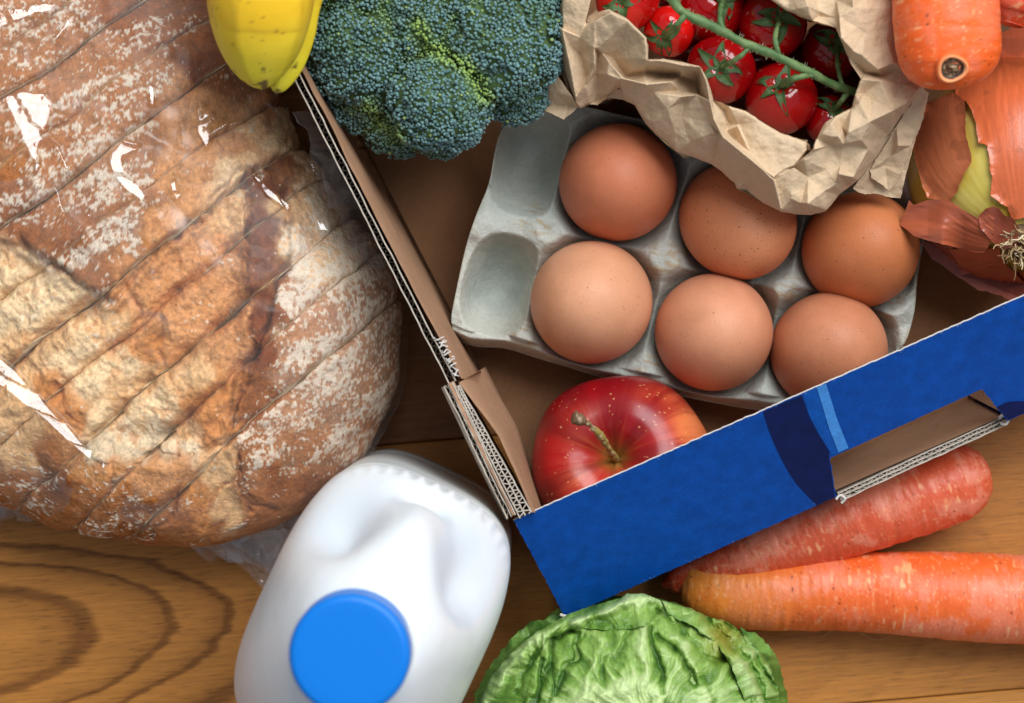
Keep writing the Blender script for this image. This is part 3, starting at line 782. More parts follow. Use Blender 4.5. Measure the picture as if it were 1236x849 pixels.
EDGES = [  # traced steps and cracks in the crust: (line, depth, width)
 ([(192, 296), (165, 326), (128, 358), (100, 345), (60, 318), (22, 294)], .0030, 3.0),
 ([(300, 205), (262, 240), (232, 262), (205, 285)], .0022, 2.5),
 ([(346, 168), (330, 200), (352, 250), (350, 300), (345, 330), (320, 405), (300, 470), (270, 524), (240, 545)], .0026, 3.5),
 ([(60, 470), (95, 512), (150, 540), (215, 548), (270, 528)], .0030, 6),
 ([(222, 549), (205, 585), (178, 625)], .003, 2.0), ([(60, 560), (80, 540), (98, 520)], .0015, 2), ([(105, 600), (128, 560)], .0015, 2),
 ([(235, 625), (250, 590), (275, 570), (290, 560)], .0018, 2.0), ([(285, 545), (282, 575), (300, 610)], .0016, 3), ([(0, 500), (40, 480), (60, 465)], .0018, 4),
 ([(150, 345), (160, 370), (165, 400), (158, 425)], .0020, 2.5), ([(190, 385), (188, 420), (197, 450)], .0016, 2.5), ([(285, 540), (300, 600), (330, 612)], .0014, 3)]
def paint(px, py, W3, edge):
    wx = px + 14 * fbm(W3, .011, 4, seed=21); wy = py + 14 * fbm(W3, .011, 4, seed=22)
    sh = px.shape; wxf = wx.ravel(); wyf = wy.ravel()
    col = np.zeros((wxf.size, 3)); fl = np.zeros(wxf.size)
    for a in range(0, wxf.size, 20000):
        d2 = (wxf[a:a + 20000, None] - cx_) ** 2 + (wyf[a:a + 20000, None] - cy_) ** 2 + 60
        w = d2 ** -3.0; w /= w.sum(1, keepdims=True)
        col[a:a + 20000] = w @ cc_; fl[a:a + 20000] = w @ cf_
    col = col.reshape(sh + (3,)); fl = fl.reshape(sh)
    torn = sstep(-3, 3, sdf(wx, wy, TORN))
    # grain of the crust: mottling, toasted flecks, pores
    n1 = fbm(W3, .009, 4, seed=31); n2 = fbm(W3, .0022, 4, seed=32); n3 = fbm(W3, .0009, 3, seed=33)
    col = col * (1 + .20 * n1 + .20 * n2 + .24 * n3)[..., None]
    col = mixc(col, DK * 1.1, np.clip(sstep(.35, .8, n1 + .5 * n2) * .45 * (1 - torn), 0, 1))
    col = mixc(col, TOAST * .9, np.clip(sstep(.25, .7, n2 + .6 * n1) * .55 * torn, 0, 1))
    # flour lies in smears along the crust, broken by pores
    a = math.radians(20)
    us = W3[..., 0] * math.cos(a) + W3[..., 1] * math.sin(a); vs = -W3[..., 0] * math.sin(a) + W3[..., 1] * math.cos(a)
    q = np.stack([us * .45, vs * 1.25, W3[..., 2]], -1)
    f1 = fbm(q, .0075, 5, seed=41, gain=.62); f2 = fbm(W3, .0011, 3, seed=42)
    fm = sstep(.0, .34, f1 + .95 * f2 + (fl - .66) * 1.5) * (1 - .55 * sstep(.1, .7, fbm(W3, .0016, 2, seed=44)))
    film = sstep(.3, 1, fl) * .16
    col = np.clip(col * np.array([1.10, 1.03, .95]), 0, 1)
    col = mixc(col, lin(238, 224, 202), np.clip(np.maximum(fm * .76, film), 0, 1))
    return col, torn, fm
# cuts: position across the loaf read at the crust
scut = []
for v in (-270, -205, -140, -75, -10, 45, 97, 162, 222, 287, 354, 410, 470, 527, 584):
    scut.append((v - 715.1) * (CAMH - .074) / FPX)
scut = [s_lo + .0005] + [s for s in scut if s_lo + .006 < s < s_hi - .008] + [s_hi - .0005]
m_crust = M('loaf_crust', None, rough=0.82, spec=0.25, bumps=((0.0035, 0.0004), (0.0012, 0.00040), (0.0004, 0.00018)), var=((.0016, .16), (.0006, .16)))
m_crumb = M('bread_crumb', lin(222, 200, 160), rough=0.9, spec=0.2, bumps=((0.002, 0.0008),), var=((0.002, .15),))
rng = np.random.default_rng(11)
NT = 560
phi = np.concatenate([np.linspace(0, np.pi, NT, endpoint=False), np.linspace(np.pi, 2 * np.pi, 40, endpoint=False)])
# even spacing over the crown
LOBE = [(352, 185), (540, 130), (540, 660), (250, 660), (285, 560), (300, 470), (325, 405), (350, 330)]
def lwarp(G):
    q = np.stack([G[..., 0], G[..., 1], G[..., 2] * .3], -1)
    w = G.copy()
    a = fbm(q, .045, 2, seed=201) * .0030 + fbm(q, .013, 2, seed=202) * .0006 + fbm(q, .004, 2, seed=203) * .00025
    # the cuts lean over towards the right-hand end of the loaf
    r = G[..., :2] - scen * nW; t = r @ dW - np.mean(to_); s = r @ nW
    lean = .0045 * np.sin(np.clip(s / .07, -1.5, 1.5)) * np.clip(t / .06, -1.6, 1.6) * -1
    w[..., 0] += (a + lean) * nW[0]; w[..., 1] += (a + lean) * nW[1]
    return w
for k in range(len(scut) - 1):
    s0, s1 = scut[k], scut[k + 1]
    big = (P(0, 0, 0)[0] < 1)
    ns = max(14, int((s1 - s0) / .00048))
    g0 = .00014
    ss = np.linspace(s0 + g0, s1 - g0, ns)
    dzl = rng.uniform(-.0014, .0014)
    dz = rng.uniform(-.0030, .0022); dt = rng.uniform(-.0012, .0012); tone = 1 + rng.uniform(-.05, .05)
    rows = []
    for s in ss:
        a, b = chord(s); c = (a + b) / 2; w = (b - a) / 2
        h = height(s)
        e = min(s - ss[0], ss[-1] - s)
        rd = .0012 * max(0, 1 - e / .0013) ** 2 * (.8 + .7 * vnoise(np.stack([phi * 9, phi * 0 + k * 5 + (s > (s0 + s1) / 2), phi * 0], -1), 7))
        sn, cs = np.sin(phi), np.cos(phi)
        up = sn >= 0
        x = np.sign(cs) * np.abs(cs) ** (2 / 2.35)
        zz = np.where(up, ZW + (h - ZW) * np.abs(sn) ** (2 / 2.35), ZW - (ZW - .003) * np.abs(sn) ** .75)
        x = np.where(up, x, x * (1 - .10 * np.abs(sn)))
        xr, yr = topx(np.stack([s * nW[0] + (c + w * x) * dW[0], s * nW[1] + (c + w * x) * dW[1], np.clip(zz, 0, HM)], -1))
        near_s = s0 if (s - s0) < (s1 - s) else s1
        if min(abs(near_s - (v - 715.1) * (CAMH - .074) / FPX) for v in (527, 584)) > .001:
            rd = rd * (1 - .88 * inside(xr, yr, LOBE))
        t_ = c + (w - rd) * x + dt
        z_ = zz - rd * np.clip(sn, 0, 1) + (dz + dzl * ((s - s0) / (s1 - s0) * 2 - 1)) * np.clip(sn, 0, 1)
        rows.append(np.stack([s * nW[0] + t_ * dW[0], s * nW[1] + t_ * dW[1], z_], -1))
    G = np.array(rows)
    N = gnormals(G) * -1
    mid = np.array([*(scen * nW + np.mean(to_) * dW), .02])
    sgn = np.sign(((G - mid) * N).sum(-1)); N *= np.where(sgn == 0, 1, sgn)[..., None]
    q_ = max(4, ns // 4); N[:q_] = N[q_]; N[-q_:] = N[-q_ - 1]; N[:, :, :2] -= (N[:, :, :2] @ nW)[..., None] * nW * .85; N /= np.linalg.norm(N, axis=-1, keepdims=True)
    px, py = topx(G)
    vis = (px > -60) & (py > -60) & (G[..., 2] > .01)
    col = np.zeros(G.shape); col[:] = CR; D = np.zeros(px.shape)
    if vis.any():
        pxv, pyv, Gv = px[vis], py[vis], G[vis]
        cv, torn, fm = paint(pxv, pyv, Gv, None)
        # colour of worn cut edges
        ev = np.minimum(np.arange(ns), np.arange(ns)[::-1])[:, None] * np.ones(px.shape); ev = ev[vis] * (s1 - s0) / ns
        cv = mixc(cv, lin(196, 158, 116), np.clip(np.exp(-(ev / .0006) ** 2) * (.3 + .5 * fbm(Gv, .006, 2, seed=3)), 0, 1))
        wx = pxv + 7 * fbm(Gv, .008, 3, seed=51); wy = pyv + 7 * fbm(Gv, .008, 3, seed=52)
        d = -.0026 * sstep(-1, 2.5, sdf(wx, wy, TORN)) - .0030 * sstep(2, 22, sdf(wx, wy, TORN)) - .0030 * sstep(-2, 3, sdf(wx, wy, FOLD))
        d = d - .004 * np.exp(-(np.hypot((pxv - 160) / 75, (pyv - 522) / 20)) ** 2)
        for ln, dp, wd_ in EDGES:
            dd = segdist(wx, wy, ln, closed=False)
            d = d - dp * (.55 + .7 * fbm(Gv, .01, 2, seed=55)) * np.exp(-(dd / wd_) ** 2) + .25 * dp * np.exp(-((dd - 9) / 6) ** 2)
            cv = mixc(cv, cv * .72, np.exp(-(dd / (wd_ * .5)) ** 2) * .5)  # shade of the steps and cracks darkened into the crust colour
        tn = torn
        d = d - tn * .0034 * np.exp(-(ev / .0024) ** 2) * (.9 + 1.0 * fbm(Gv, .008, 2, seed=57)) - .0012 * np.exp(-(ev / .0016) ** 2) * (1 + .9 * fbm(Gv, .012, 2, seed=58))
        cv = mixc(cv, cv * np.array([.80, .74, .66]), np.clip(tn * np.exp(-(ev / .0012) ** 2) * .8, 0, 1))  # shade of the gaps between torn slices painted into the crumb
        d = d + fbm(Gv, .022, 3, seed=61) * .0022 + fbm(Gv, .006, 4, seed=62) * (.0003 + .0010 * tn) + fbm(Gv, .0016, 4, seed=63) * (.00012 + .0004 * tn) + fm * .00025
        D[vis] = d; col[vis] = cv * tone
    G = G + N * D[..., None]
    G = lwarp(G)
    V = G.reshape(-1, 3)
    m_ = len(phi)
    cen0 = G[0].mean(0); cen1 = G[-1].mean(0)
    V = np.vstack([V, cen0, cen1]); nV = len(V)
    Fq = [tuple(f) for f in grid_faces(ns, m_, cv=True)]
    j = np.arange(m_); j2 = (j + 1) % m_
    caps = [(nV - 2, int(a), int(b)) for a, b in zip(j, j2)] + [(nV - 1, int(b) + (ns - 1) * m_, int(a) + (ns - 1) * m_) for a, b in zip(j, j2)]
    fm_ = [0] * len(Fq) + [1] * len(caps)
    C = np.vstack([col.reshape(-1, 3), CR, CR])
    mesh('slice', V, Fq + caps, None, loaf, cols=C, mats=[m_crust, m_crumb], fmat=fm_)

# ================================================================ clear plastic bag over the loaf
def film(name, strength, rough=.06, tint=(1, 1, 1), bumpd=.0004, haze=0.02):
    m, nt, b, out = newmat(name); L = nt.links.new
    nt.nodes.remove(b)
    tr = node(nt, 'ShaderNodeBsdfTransparent'); tr.inputs[0].default_value = (*tint, 1)
    gl = node(nt, 'ShaderNodeBsdfGlossy'); gl.inputs['Roughness'].default_value = abs(rough)
    di = node(nt, 'ShaderNodeBsdfDiffuse'); di.inputs[0].default_value = (.85, .87, .9, 1)
    if rough < 0:
        at = node(nt, 'ShaderNodeAttribute', attribute_name='Col'); mr = node(nt, 'ShaderNodeMapRange'); L(at.outputs['Fac'], mr.inputs[0]); mr.inputs['To Min'].default_value = .48; mr.inputs['To Max'].default_value = .07; L(mr.outputs[0], gl.inputs['Roughness']); hl_gain = node(nt, 'ShaderNodeMapRange'); L(at.outputs['Fac'], hl_gain.inputs[0]); hl_gain.inputs['To Min'].default_value = .28; hl_gain.inputs['To Max'].default_value = 1.25  # mask paints in highlights: film glossier and more reflective there
    lw = node(nt, 'ShaderNodeFresnel'); lw.inputs['IOR'].default_value = 1.5
    mu = node(nt, 'ShaderNodeMath', operation='MULTIPLY'); mu.use_clamp = True; L(lw.outputs[0], mu.inputs[0]); mu.inputs[1].default_value = strength
    tc = node(nt, 'ShaderNodeTexCoord'); prev = None
    for s, h in ((.007, bumpd), (.0022, bumpd * .3)):
        nz = node(nt, 'ShaderNodeTexNoise'); nz.inputs['Scale'].default_value = 1 / s; nz.inputs['Detail'].default_value = 3; L(tc.outputs['Object'], nz.inputs['Vector'])
        bu = node(nt, 'ShaderNodeBump'); bu.inputs['Distance'].default_value = h; L(nz.outputs[0], bu.inputs['Height'])
        if prev: L(prev.outputs[0], bu.inputs['Normal'])
        prev = bu
    L(prev.outputs[0], gl.inputs['Normal'])
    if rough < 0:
        ml = node(nt, 'ShaderNodeMath', operation='MULTIPLY'); L(mu.outputs[0], ml.inputs[0]); L(hl_gain.outputs[0], ml.inputs[1]); mu = ml
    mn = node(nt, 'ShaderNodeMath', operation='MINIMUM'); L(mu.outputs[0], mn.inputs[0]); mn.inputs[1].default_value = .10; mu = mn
    m0 = node(nt, 'ShaderNodeMixShader'); m0.inputs[0].default_value = haze; L(tr.outputs[0], m0.inputs[1]); L(di.outputs[0], m0.inputs[2])
    m1 = node(nt, 'ShaderNodeMixShader'); L(mu.outputs[0], m1.inputs[0]); L(m0.outputs[0], m1.inputs[1]); L(gl.outputs[0], m1.inputs[2])
    L(m1.outputs[0], out.inputs['Surface'])
    return m
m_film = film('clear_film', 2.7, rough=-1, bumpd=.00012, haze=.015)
bag = thing('plastic_bag', 'clear crinkled plastic bag wrapped around the sliced loaf', 'plastic bag', P(170, 300, 0.0))
nth, nr = 760, 420
cen2 = ow.mean(0)
thb = np.linspace(0, 2 * np.pi, nth, endpoint=False)
ang = np.arctan2(ow[:, 1] - cen2[1], ow[:, 0] - cen2[0]); rr_ = np.hypot(*(ow - cen2).T); od = np.argsort(ang)
Rth = np.interp(thb, np.r_[ang[od] - 2 * np.pi, ang[od], ang[od] + 2 * np.pi], np.tile(rr_[od], 3))
a_ = np.linspace(0.004, 1.0, nr)
TH, AA = thb[:, None], a_[None, :]
# dome profile then a skirt down to the table
e_ = 2 / 2.4
al = np.clip(AA / .86, 0, 1) * (np.pi / 2)
rad = np.sin(al) ** e_; zz = .036 + (HM + .0025 - .036) * np.clip(np.cos(al), 0, 1) ** .88
sk = sstep(.86, 1, AA)
rad = rad * 1.012 + .0 * sk - .03 * sk
zz = zz * (1 - sk) + .002 * sk
X = cen2[0] + Rth[:, None] * rad * np.cos(TH); Y = cen2[1] + Rth[:, None] * rad * np.sin(TH)
G = np.stack([X, Y, zz + 0 * X], -1)
N = gnormals(G); N *= np.sign(N[..., 2:3] + 1e-6 * 1)
N = np.where(((G - np.array([*cen2, .02])) * N).sum(-1, keepdims=True) < 0, -N, N)
px, py = topx(G)
disp = np.abs(fbm(G, .03, 3, seed=71)) * .0010 + crumple(G[..., 0], G[..., 1], .012, 78)[..., 0] * .0006 + crumple(G[..., 0], G[..., 1], .005, 79)[..., 0] * .00035 + (1 - np.abs(fbm(G, .016, 3, seed=72)) * 2) * .0004
G1 = G + N * disp[..., None]
# highlights shaped into the film: facets tilted at the window, extra gloss by mask
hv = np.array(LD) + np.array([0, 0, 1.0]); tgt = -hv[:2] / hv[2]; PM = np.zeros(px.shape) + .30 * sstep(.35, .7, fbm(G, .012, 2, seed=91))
HIGHLIGHTS = [
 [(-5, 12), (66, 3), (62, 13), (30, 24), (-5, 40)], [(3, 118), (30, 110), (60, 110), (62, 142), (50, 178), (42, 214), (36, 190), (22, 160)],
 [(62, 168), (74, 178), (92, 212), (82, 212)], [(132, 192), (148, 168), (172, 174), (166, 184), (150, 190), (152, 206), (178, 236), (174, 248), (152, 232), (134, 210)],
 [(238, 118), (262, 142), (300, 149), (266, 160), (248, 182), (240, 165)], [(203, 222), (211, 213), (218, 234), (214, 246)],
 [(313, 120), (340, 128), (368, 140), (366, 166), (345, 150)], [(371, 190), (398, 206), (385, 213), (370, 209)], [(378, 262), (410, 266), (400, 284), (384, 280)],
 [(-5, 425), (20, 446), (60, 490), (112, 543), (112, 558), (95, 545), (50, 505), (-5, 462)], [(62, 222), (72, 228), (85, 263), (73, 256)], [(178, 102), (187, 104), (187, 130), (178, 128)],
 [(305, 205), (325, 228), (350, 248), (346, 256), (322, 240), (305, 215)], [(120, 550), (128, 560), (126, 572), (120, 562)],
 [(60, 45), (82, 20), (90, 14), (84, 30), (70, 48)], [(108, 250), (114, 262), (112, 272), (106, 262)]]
du = np.gradient(G1, axis=0); dv = np.gradient(G1, axis=1)
det = du[..., 0] * dv[..., 1] - du[..., 1] * dv[..., 0]; det = np.where(np.abs(det) < 1e-12, 1e-12, det)
gx = (du[..., 2] * dv[..., 1] - dv[..., 2] * du[..., 1]) / det; gy = (du[..., 0] * dv[..., 2] - dv[..., 0] * du[..., 2]) / det
wob = fbm(G, .006, 3, seed=81)
for poly in HIGHLIGHTS:
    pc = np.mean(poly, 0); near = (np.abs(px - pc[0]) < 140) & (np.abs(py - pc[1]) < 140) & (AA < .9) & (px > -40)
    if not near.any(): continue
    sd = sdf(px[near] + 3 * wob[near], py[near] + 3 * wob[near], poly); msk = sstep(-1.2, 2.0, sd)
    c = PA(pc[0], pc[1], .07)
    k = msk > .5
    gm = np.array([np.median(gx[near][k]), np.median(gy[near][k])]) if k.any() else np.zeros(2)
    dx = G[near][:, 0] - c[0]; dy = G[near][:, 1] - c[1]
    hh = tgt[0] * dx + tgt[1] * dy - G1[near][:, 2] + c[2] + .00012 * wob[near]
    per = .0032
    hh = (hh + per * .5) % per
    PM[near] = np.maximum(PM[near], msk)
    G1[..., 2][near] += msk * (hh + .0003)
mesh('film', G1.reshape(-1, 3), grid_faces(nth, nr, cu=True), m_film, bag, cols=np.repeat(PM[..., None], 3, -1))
# loose crumpled film lying beside the loaf
m_film2 = film('loose_film', 3.5, rough=.12, bumpd=.0006, haze=.10)
def filmsheet(name, corners, nu, nv, amp, seed, z0=.002, zs=None):
    a, b, c, d = [np.array(q, float) for q in corners]
    U = np.linspace(0, 1, nu)[:, None, None]; V = np.linspace(0, 1, nv)[None, :, None]
    Q = a * (1 - U) * (1 - V) + b * U * (1 - V) + c * U * V + d * (1 - U) * V
    q = PA(Q[..., 0], Q[..., 1], Q[..., 2])
    cr1 = crumple(q[..., 0], q[..., 1], .009, seed, 3) * amp; cr2 = crumple(q[..., 0], q[..., 1], .004, seed + 1, 3) * amp * .4
    q = q + cr1 + cr2
    q[..., 2] = np.maximum(q[..., 2], .0006 + .0003 * (cr2[..., 2] / amp + 1))
    return mesh(name, q.reshape(-1, 3), grid_faces(nu, nv), m_film2, bag)
filmsheet('loose_end', [(196, 640, .018), (372, 610, .018), (372, 690, .005), (240, 672, .004)], 120, 70, .0035, 5)
filmsheet('loose_end', [(245, 660, .016), (360, 640, .02), (352, 690, .006), (310, 712, .004)], 90, 60, .0040, 15)
filmsheet('loose_end', [(352, 128, .070), (392, 150, .062), (436, 262, .052), (398, 250, .070)], 90, 60, .0035, 25)
filmsheet('loose_end', [(372, 190, .072), (418, 205, .058), (474, 330, .040), (436, 320, .060)], 90, 60, .0035, 35)
filmsheet('loose_end', [(-20, 560, .03), (30, 588, .03), (26, 628, .012), (-20, 628, .012)], 60, 60, .003, 45)
filmsheet('loose_end', [(10, 600, .022), (120, 628, .02), (230, 652, .012), (20, 628, .008)], 120, 40, .002, 55)
# ================================================================ helper: patches whose outline is cut cleanly
def nearest_on(x, y, poly):
    poly = np.asarray(poly, float); best = np.full(x.shape, 1e9); bx = x.copy(); by = y.copy()
    for k in range(len(poly)):
        a = poly[k]; b = poly[(k + 1) % len(poly)]; d = b - a; L = d @ d + 1e-12
        t = np.clip(((x - a[0]) * d[0] + (y - a[1]) * d[1]) / L, 0, 1)
        qx = a[0] + t * d[0]; qy = a[1] + t * d[1]; dd = np.hypot(x - qx, y - qy)
        m = dd < best; best[m] = dd[m]; bx[m] = qx[m]; by[m] = qy[m]
    return best, bx, by
def patch_grid(poly, step=1.0, rough=0.0, seed=0):
    poly = np.asarray(poly, float)
    if rough:
        poly = resample(poly, int(sum(np.linalg.norm(np.diff(np.vstack([poly, poly[:1]]), axis=0), axis=1)) / 2.0), closed=True)
        q = np.stack([poly[:, 0], poly[:, 1], poly[:, 0] * 0 + seed * 50], -1)
        poly = poly + rough * np.stack([fbm(q, 9, 4, seed=seed, gain=.65), fbm(q, 9, 4, seed=seed + 7, gain=.65)], -1)
    x0, y0 = poly.min(0) - step; x1, y1 = poly.max(0) + step
    X, Y = np.meshgrid(np.arange(x0, x1, step), np.arange(y0, y1, step), indexing='ij')
    ins = inside(X, Y, poly)
    n, m = X.shape
    Fq = grid_faces(n, m)
    cnt = ins.ravel()[Fq].sum(1)
    Fq = Fq[cnt >= 2]
    use = np.unique(Fq); out = use[~ins.ravel()[use]]
    xf, yf = X.ravel().copy(), Y.ravel().copy()
    if len(out):
        d, bx, by = nearest_on(xf[out], yf[out], poly); xf[out] = bx; yf[out] = by
    remap = -np.ones(n * m, int); remap[use] = np.arange(len(use))
    xf = xf[use]; yf = yf[use]
    dist = segdist(xf, yf, poly)
    return xf, yf, remap[Fq], dist, poly

def tin(pts, edges, x, y):
    """height over scattered (x,y,z) points joined by crease edges"""
    vs, es, fs, ov, oe, of = delaunay_2d_cdt([Vector((float(p[0]), float(p[1]))) for p in pts], edges, [], 0, 1e-6)
    P2 = np.array([tuple(v) for v in vs]); Z = np.zeros(len(P2))
    for k, o in enumerate(ov):
        Z[k] = pts[o[0]][2] if len(o) else np.nan
    bad = np.isnan(Z)
    for k in np.where(bad)[0]:
        d = np.hypot(*(P2[~bad] - P2[k]).T); w = 1 / (d + 1e-6) ** 2; Z[k] = (Z[~bad] * w).sum() / w.sum()
    out = np.full(x.shape, np.nan)
    for f in fs:
        a, b, c = P2[f[0]], P2[f[1]], P2[f[2]]
        m = (x >= min(a[0], b[0], c[0]) - .01) & (x <= max(a[0], b[0], c[0]) + .01) & (y >= min(a[1], b[1], c[1]) - .01) & (y <= max(a[1], b[1], c[1]) + .01)
        ids = np.where(m)[0]
        if not len(ids): continue
        det = (b[1] - c[1]) * (a[0] - c[0]) + (c[0] - b[0]) * (a[1] - c[1])
        if abs(det) < 1e-9: continue
        w0 = ((b[1] - c[1]) * (x[ids] - c[0]) + (c[0] - b[0]) * (y[ids] - c[1])) / det
        w1 = ((c[1] - a[1]) * (x[ids] - c[0]) + (a[0] - c[0]) * (y[ids] - c[1])) / det
        w2 = 1 - w0 - w1; k = (w0 > -1e-4) & (w1 > -1e-4) & (w2 > -1e-4)
        out[ids[k]] = w0[k] * Z[f[0]] + w1[k] * Z[f[1]] + w2[k] * Z[f[2]]
    out[np.isnan(out)] = np.nanmedian(out)
    return out

# ================================================================ crumpled paper bag
BZ = -.010
pbag = thing('paper_bag', 'crumpled brown paper bag with its rim rolled down around red tomatoes', 'paper bag', P(880, 60, Z0))
m_paper = M('brown_paper', lin(202, 176, 144), rough=0.8, spec=0.25, var=((0.006, 0.06), (0.0009, 0.08)), bumps=((0.004, 0.0006), (0.0014, 0.00014), (0.0004, 0.00004)), speck=[(0.0035, 0.12, lin(130, 96, 62), 0.05)])
OUTER = [(679, -70), (679, 0), (671, 24), (663, 46), (668, 64), (675, 80), (684, 104), (692, 126), (700, 131), (712, 126), (722, 127), (733, 117), (748, 106), (753, 121), (766, 127), (772, 138), (779, 150), (792, 163), (804, 174), (816, 184), (827, 191), (834, 189), (846, 194), (859, 199), (873, 209), (886, 221), (889, 228), (900, 233), (920, 245), (943, 256), (960, 259), (978, 260), (996, 256), (1004, 247), (1012, 236), (1025, 226), (1038, 216), (1058, 190), (1076, 166), (1092, 142), (1106, 121), (1118, 104), (1108, 60), (1100, 0), (1100, -70)]
INNER = [(870, -70), (930, 0), (950, 14), (980, 25), (1009, 34), (1016, 52), (1026, 76), (1039, 95), (1032, 114), (1028, 130), (1010, 139), (996, 148), (990, 158), (986, 167), (980, 181), (974, 180), (975, 170), (958, 166), (942, 160), (920, 147), (900, 134), (880, 128), (861, 121), (858, 110), (852, 92), (845, 80), (836, 78), (825, 75), (801, 71), (782, 73), (782, 58), (780, 45), (768, 34), (756, 22), (738, 13), (722, 22), (708, 28), (714, 0), (722, -70)]
CREASE = [  # (closed?, points x,y,z in mm)
 [(678, -70, 100), (679, 0, 100), (680, 36, 98)], [(663, 46, 88), (676, 80, 86), (692, 126, 84)], [(679, 36, 101), (686, 70, 98), (695, 118, 92)], [(679, 36, 101), (700, 45, 99), (717, 58, 101), (718, 80, 99), (707, 104, 95), (695, 124, 90)],
 [(688, 56, 96), (700, 66, 93), (708, 92, 91)], [(714, 0, 104), (704, 30, 101), (700, 44, 99)], [(737, 13, 108), (718, 26, 105), (700, 44, 99)],
 [(737, 15, 108), (758, 25, 108), (780, 46, 108), (781, 72, 106), (777, 87, 96)], [(721, 62, 95), (740, 70, 94), (755, 93, 92), (777, 88, 95)], [(721, 62, 95), (719, 90, 90), (722, 122, 84)], [(722, 58, 100), (735, 75, 98), (752, 95, 100), (780, 102, 103), (810, 99, 101), (824, 90, 99), (843, 88, 97)],
 [(733, 90, 97), (740, 105, 92), (733, 116, 87)], [(748, 96, 99), (750, 106, 93), (766, 126, 92)], [(766, 126, 92), (790, 112, 98), (822, 110, 97), (842, 112, 94)],
 [(782, 88, 93), (800, 91, 91), (818, 92, 92), (842, 100, 91), (843, 113, 92)], [(782, 73, 105), (801, 74, 106), (824, 79, 106), (845, 81, 108), (853, 100, 108), (857, 122, 106), (862, 145, 105), (872, 165, 106), (900, 188, 105), (918, 203, 105), (934, 218, 104), (943, 254, 94)],
 [(822, 117, 101), (842, 115, 102), (856, 148, 100), (868, 163, 100)], [(790, 148, 92), (806, 132, 98), (822, 117, 101)], [(804, 173, 86), (815, 160, 92), (822, 140, 95), (826, 122, 97)], [(827, 190, 86), (832, 172, 93), (848, 165, 98), (862, 160, 101)], [(832, 172, 93), (836, 186, 89)],
 [(861, 122, 100), (874, 134, 97), (880, 150, 96), (876, 158, 97), (892, 150, 98)], [(890, 152, 99), (900, 136, 101), (920, 148, 101), (942, 161, 101), (974, 171, 100)], [(890, 152, 99), (884, 166, 95), (905, 184, 99), (934, 214, 100)], [(934, 216, 98), (958, 202, 96), (975, 184, 95)],
 [(958, 200, 100), (970, 192, 102), (983, 181, 104)], [(958, 202, 100), (975, 214, 96), (995, 231, 95), (997, 254, 90)], [(958, 203, 100), (945, 205, 100), (936, 218, 98), (940, 232, 96)], [(955, 240, 97), (966, 245, 95), (975, 246, 98), (988, 236, 97)],
 [(983, 175, 103), (1002, 176, 97), (1018, 175, 99), (1014, 200, 96), (1009, 224, 95), (998, 205, 96), (983, 182, 101)], [(1009, 223, 96), (995, 231, 97)], [(1012, 210, 101), (1030, 214, 96), (1036, 217, 90)],
 [(1018, 174, 102), (1024, 160, 105), (1050, 147, 105), (1077, 134, 105), (1094, 124, 104), (1108, 108, 101)], [(1003, 150, 104), (1016, 153, 99), (1022, 162, 100)], [(992, 162, 103), (1003, 165, 103), (1012, 165, 102)], [(1034, 118, 104), (1043, 113, 99), (1050, 120, 100), (1038, 124, 102)],
 [(1040, 96, 103), (1062, 98, 102), (1085, 100, 98), (1077, 132, 103)], [(1024, 68, 101), (1044, 88, 97), (1064, 92, 95), (1086, 84, 96), (1110, 100, 95)], [(1013, 20, 106), (1015, 46, 107), (1030, 62, 105), (1060, 84, 103), (1080, 76, 100)],
 [(1009, -70, 98), (1009, 0, 99), (1010, 30, 101)], [(1030, 10, 106), (1045, 40, 103), (1070, 50, 99), (1088, 77, 97)], [(1045, 40, 103), (1040, 66, 105)], [(950, 14, 100), (975, 8, 104), (1009, 22, 99)], [(975, 8, 104), (960, -40, 103)], [(985, -10, 99), (990, 20, 98)],
 [(1058, 190, 90), (1048, 180, 97), (1040, 170, 102)], [(900, 232, 86), (905, 215, 94), (918, 203, 104)], [(1030, -30, 106), (1050, -10, 101), (1076, 10, 99)]]
poly = OUTER + INNER
pts = []; edges = []
def addp(x, y, z):
    for k, q in enumerate(pts):
        if abs(q[0] - x) < .8 and abs(q[1] - y) < .8: return k
    pts.append((x, y, z)); return len(pts) - 1
for ln in CREASE:
    ids = [addp(*q) for q in ln]
    edges += [(a, b) for a, b in zip(ids, ids[1:]) if a != b]
for x, y in OUTER[::1]: addp(x, y, 88)
for x, y in INNER[::1]: addp(x, y, 101)
for x, y in ((600, -150), (1250, -150), (1250, 350), (600, 350)): addp(x, y, 90)
xf, yf, Fq, dist, opoly = patch_grid(poly, 0.8, rough=0.5, seed=3)
z = tin(pts, edges, xf, yf)
z = .097 + (z / 1000 - .097) * 1.35 + BZ
U, V = xf * .0003, yf * .0003
z = z + crumple(U, V, .0062, 7)[..., 0] * .00035 + crumple(U, V, .0029, 9)[..., 0] * .00016 + fbm(np.stack([U, V, U * 0], -1), .004, 3, seed=8) * .0004
# smooth the very sharp corners a little by a rounded lip
z = z - .0016 * np.exp(-dist / 1.6)
Vv = PA(xf, yf, z)
o = mesh('rim', Vv, Fq[:, ::-1].copy(), m_paper, pbag)
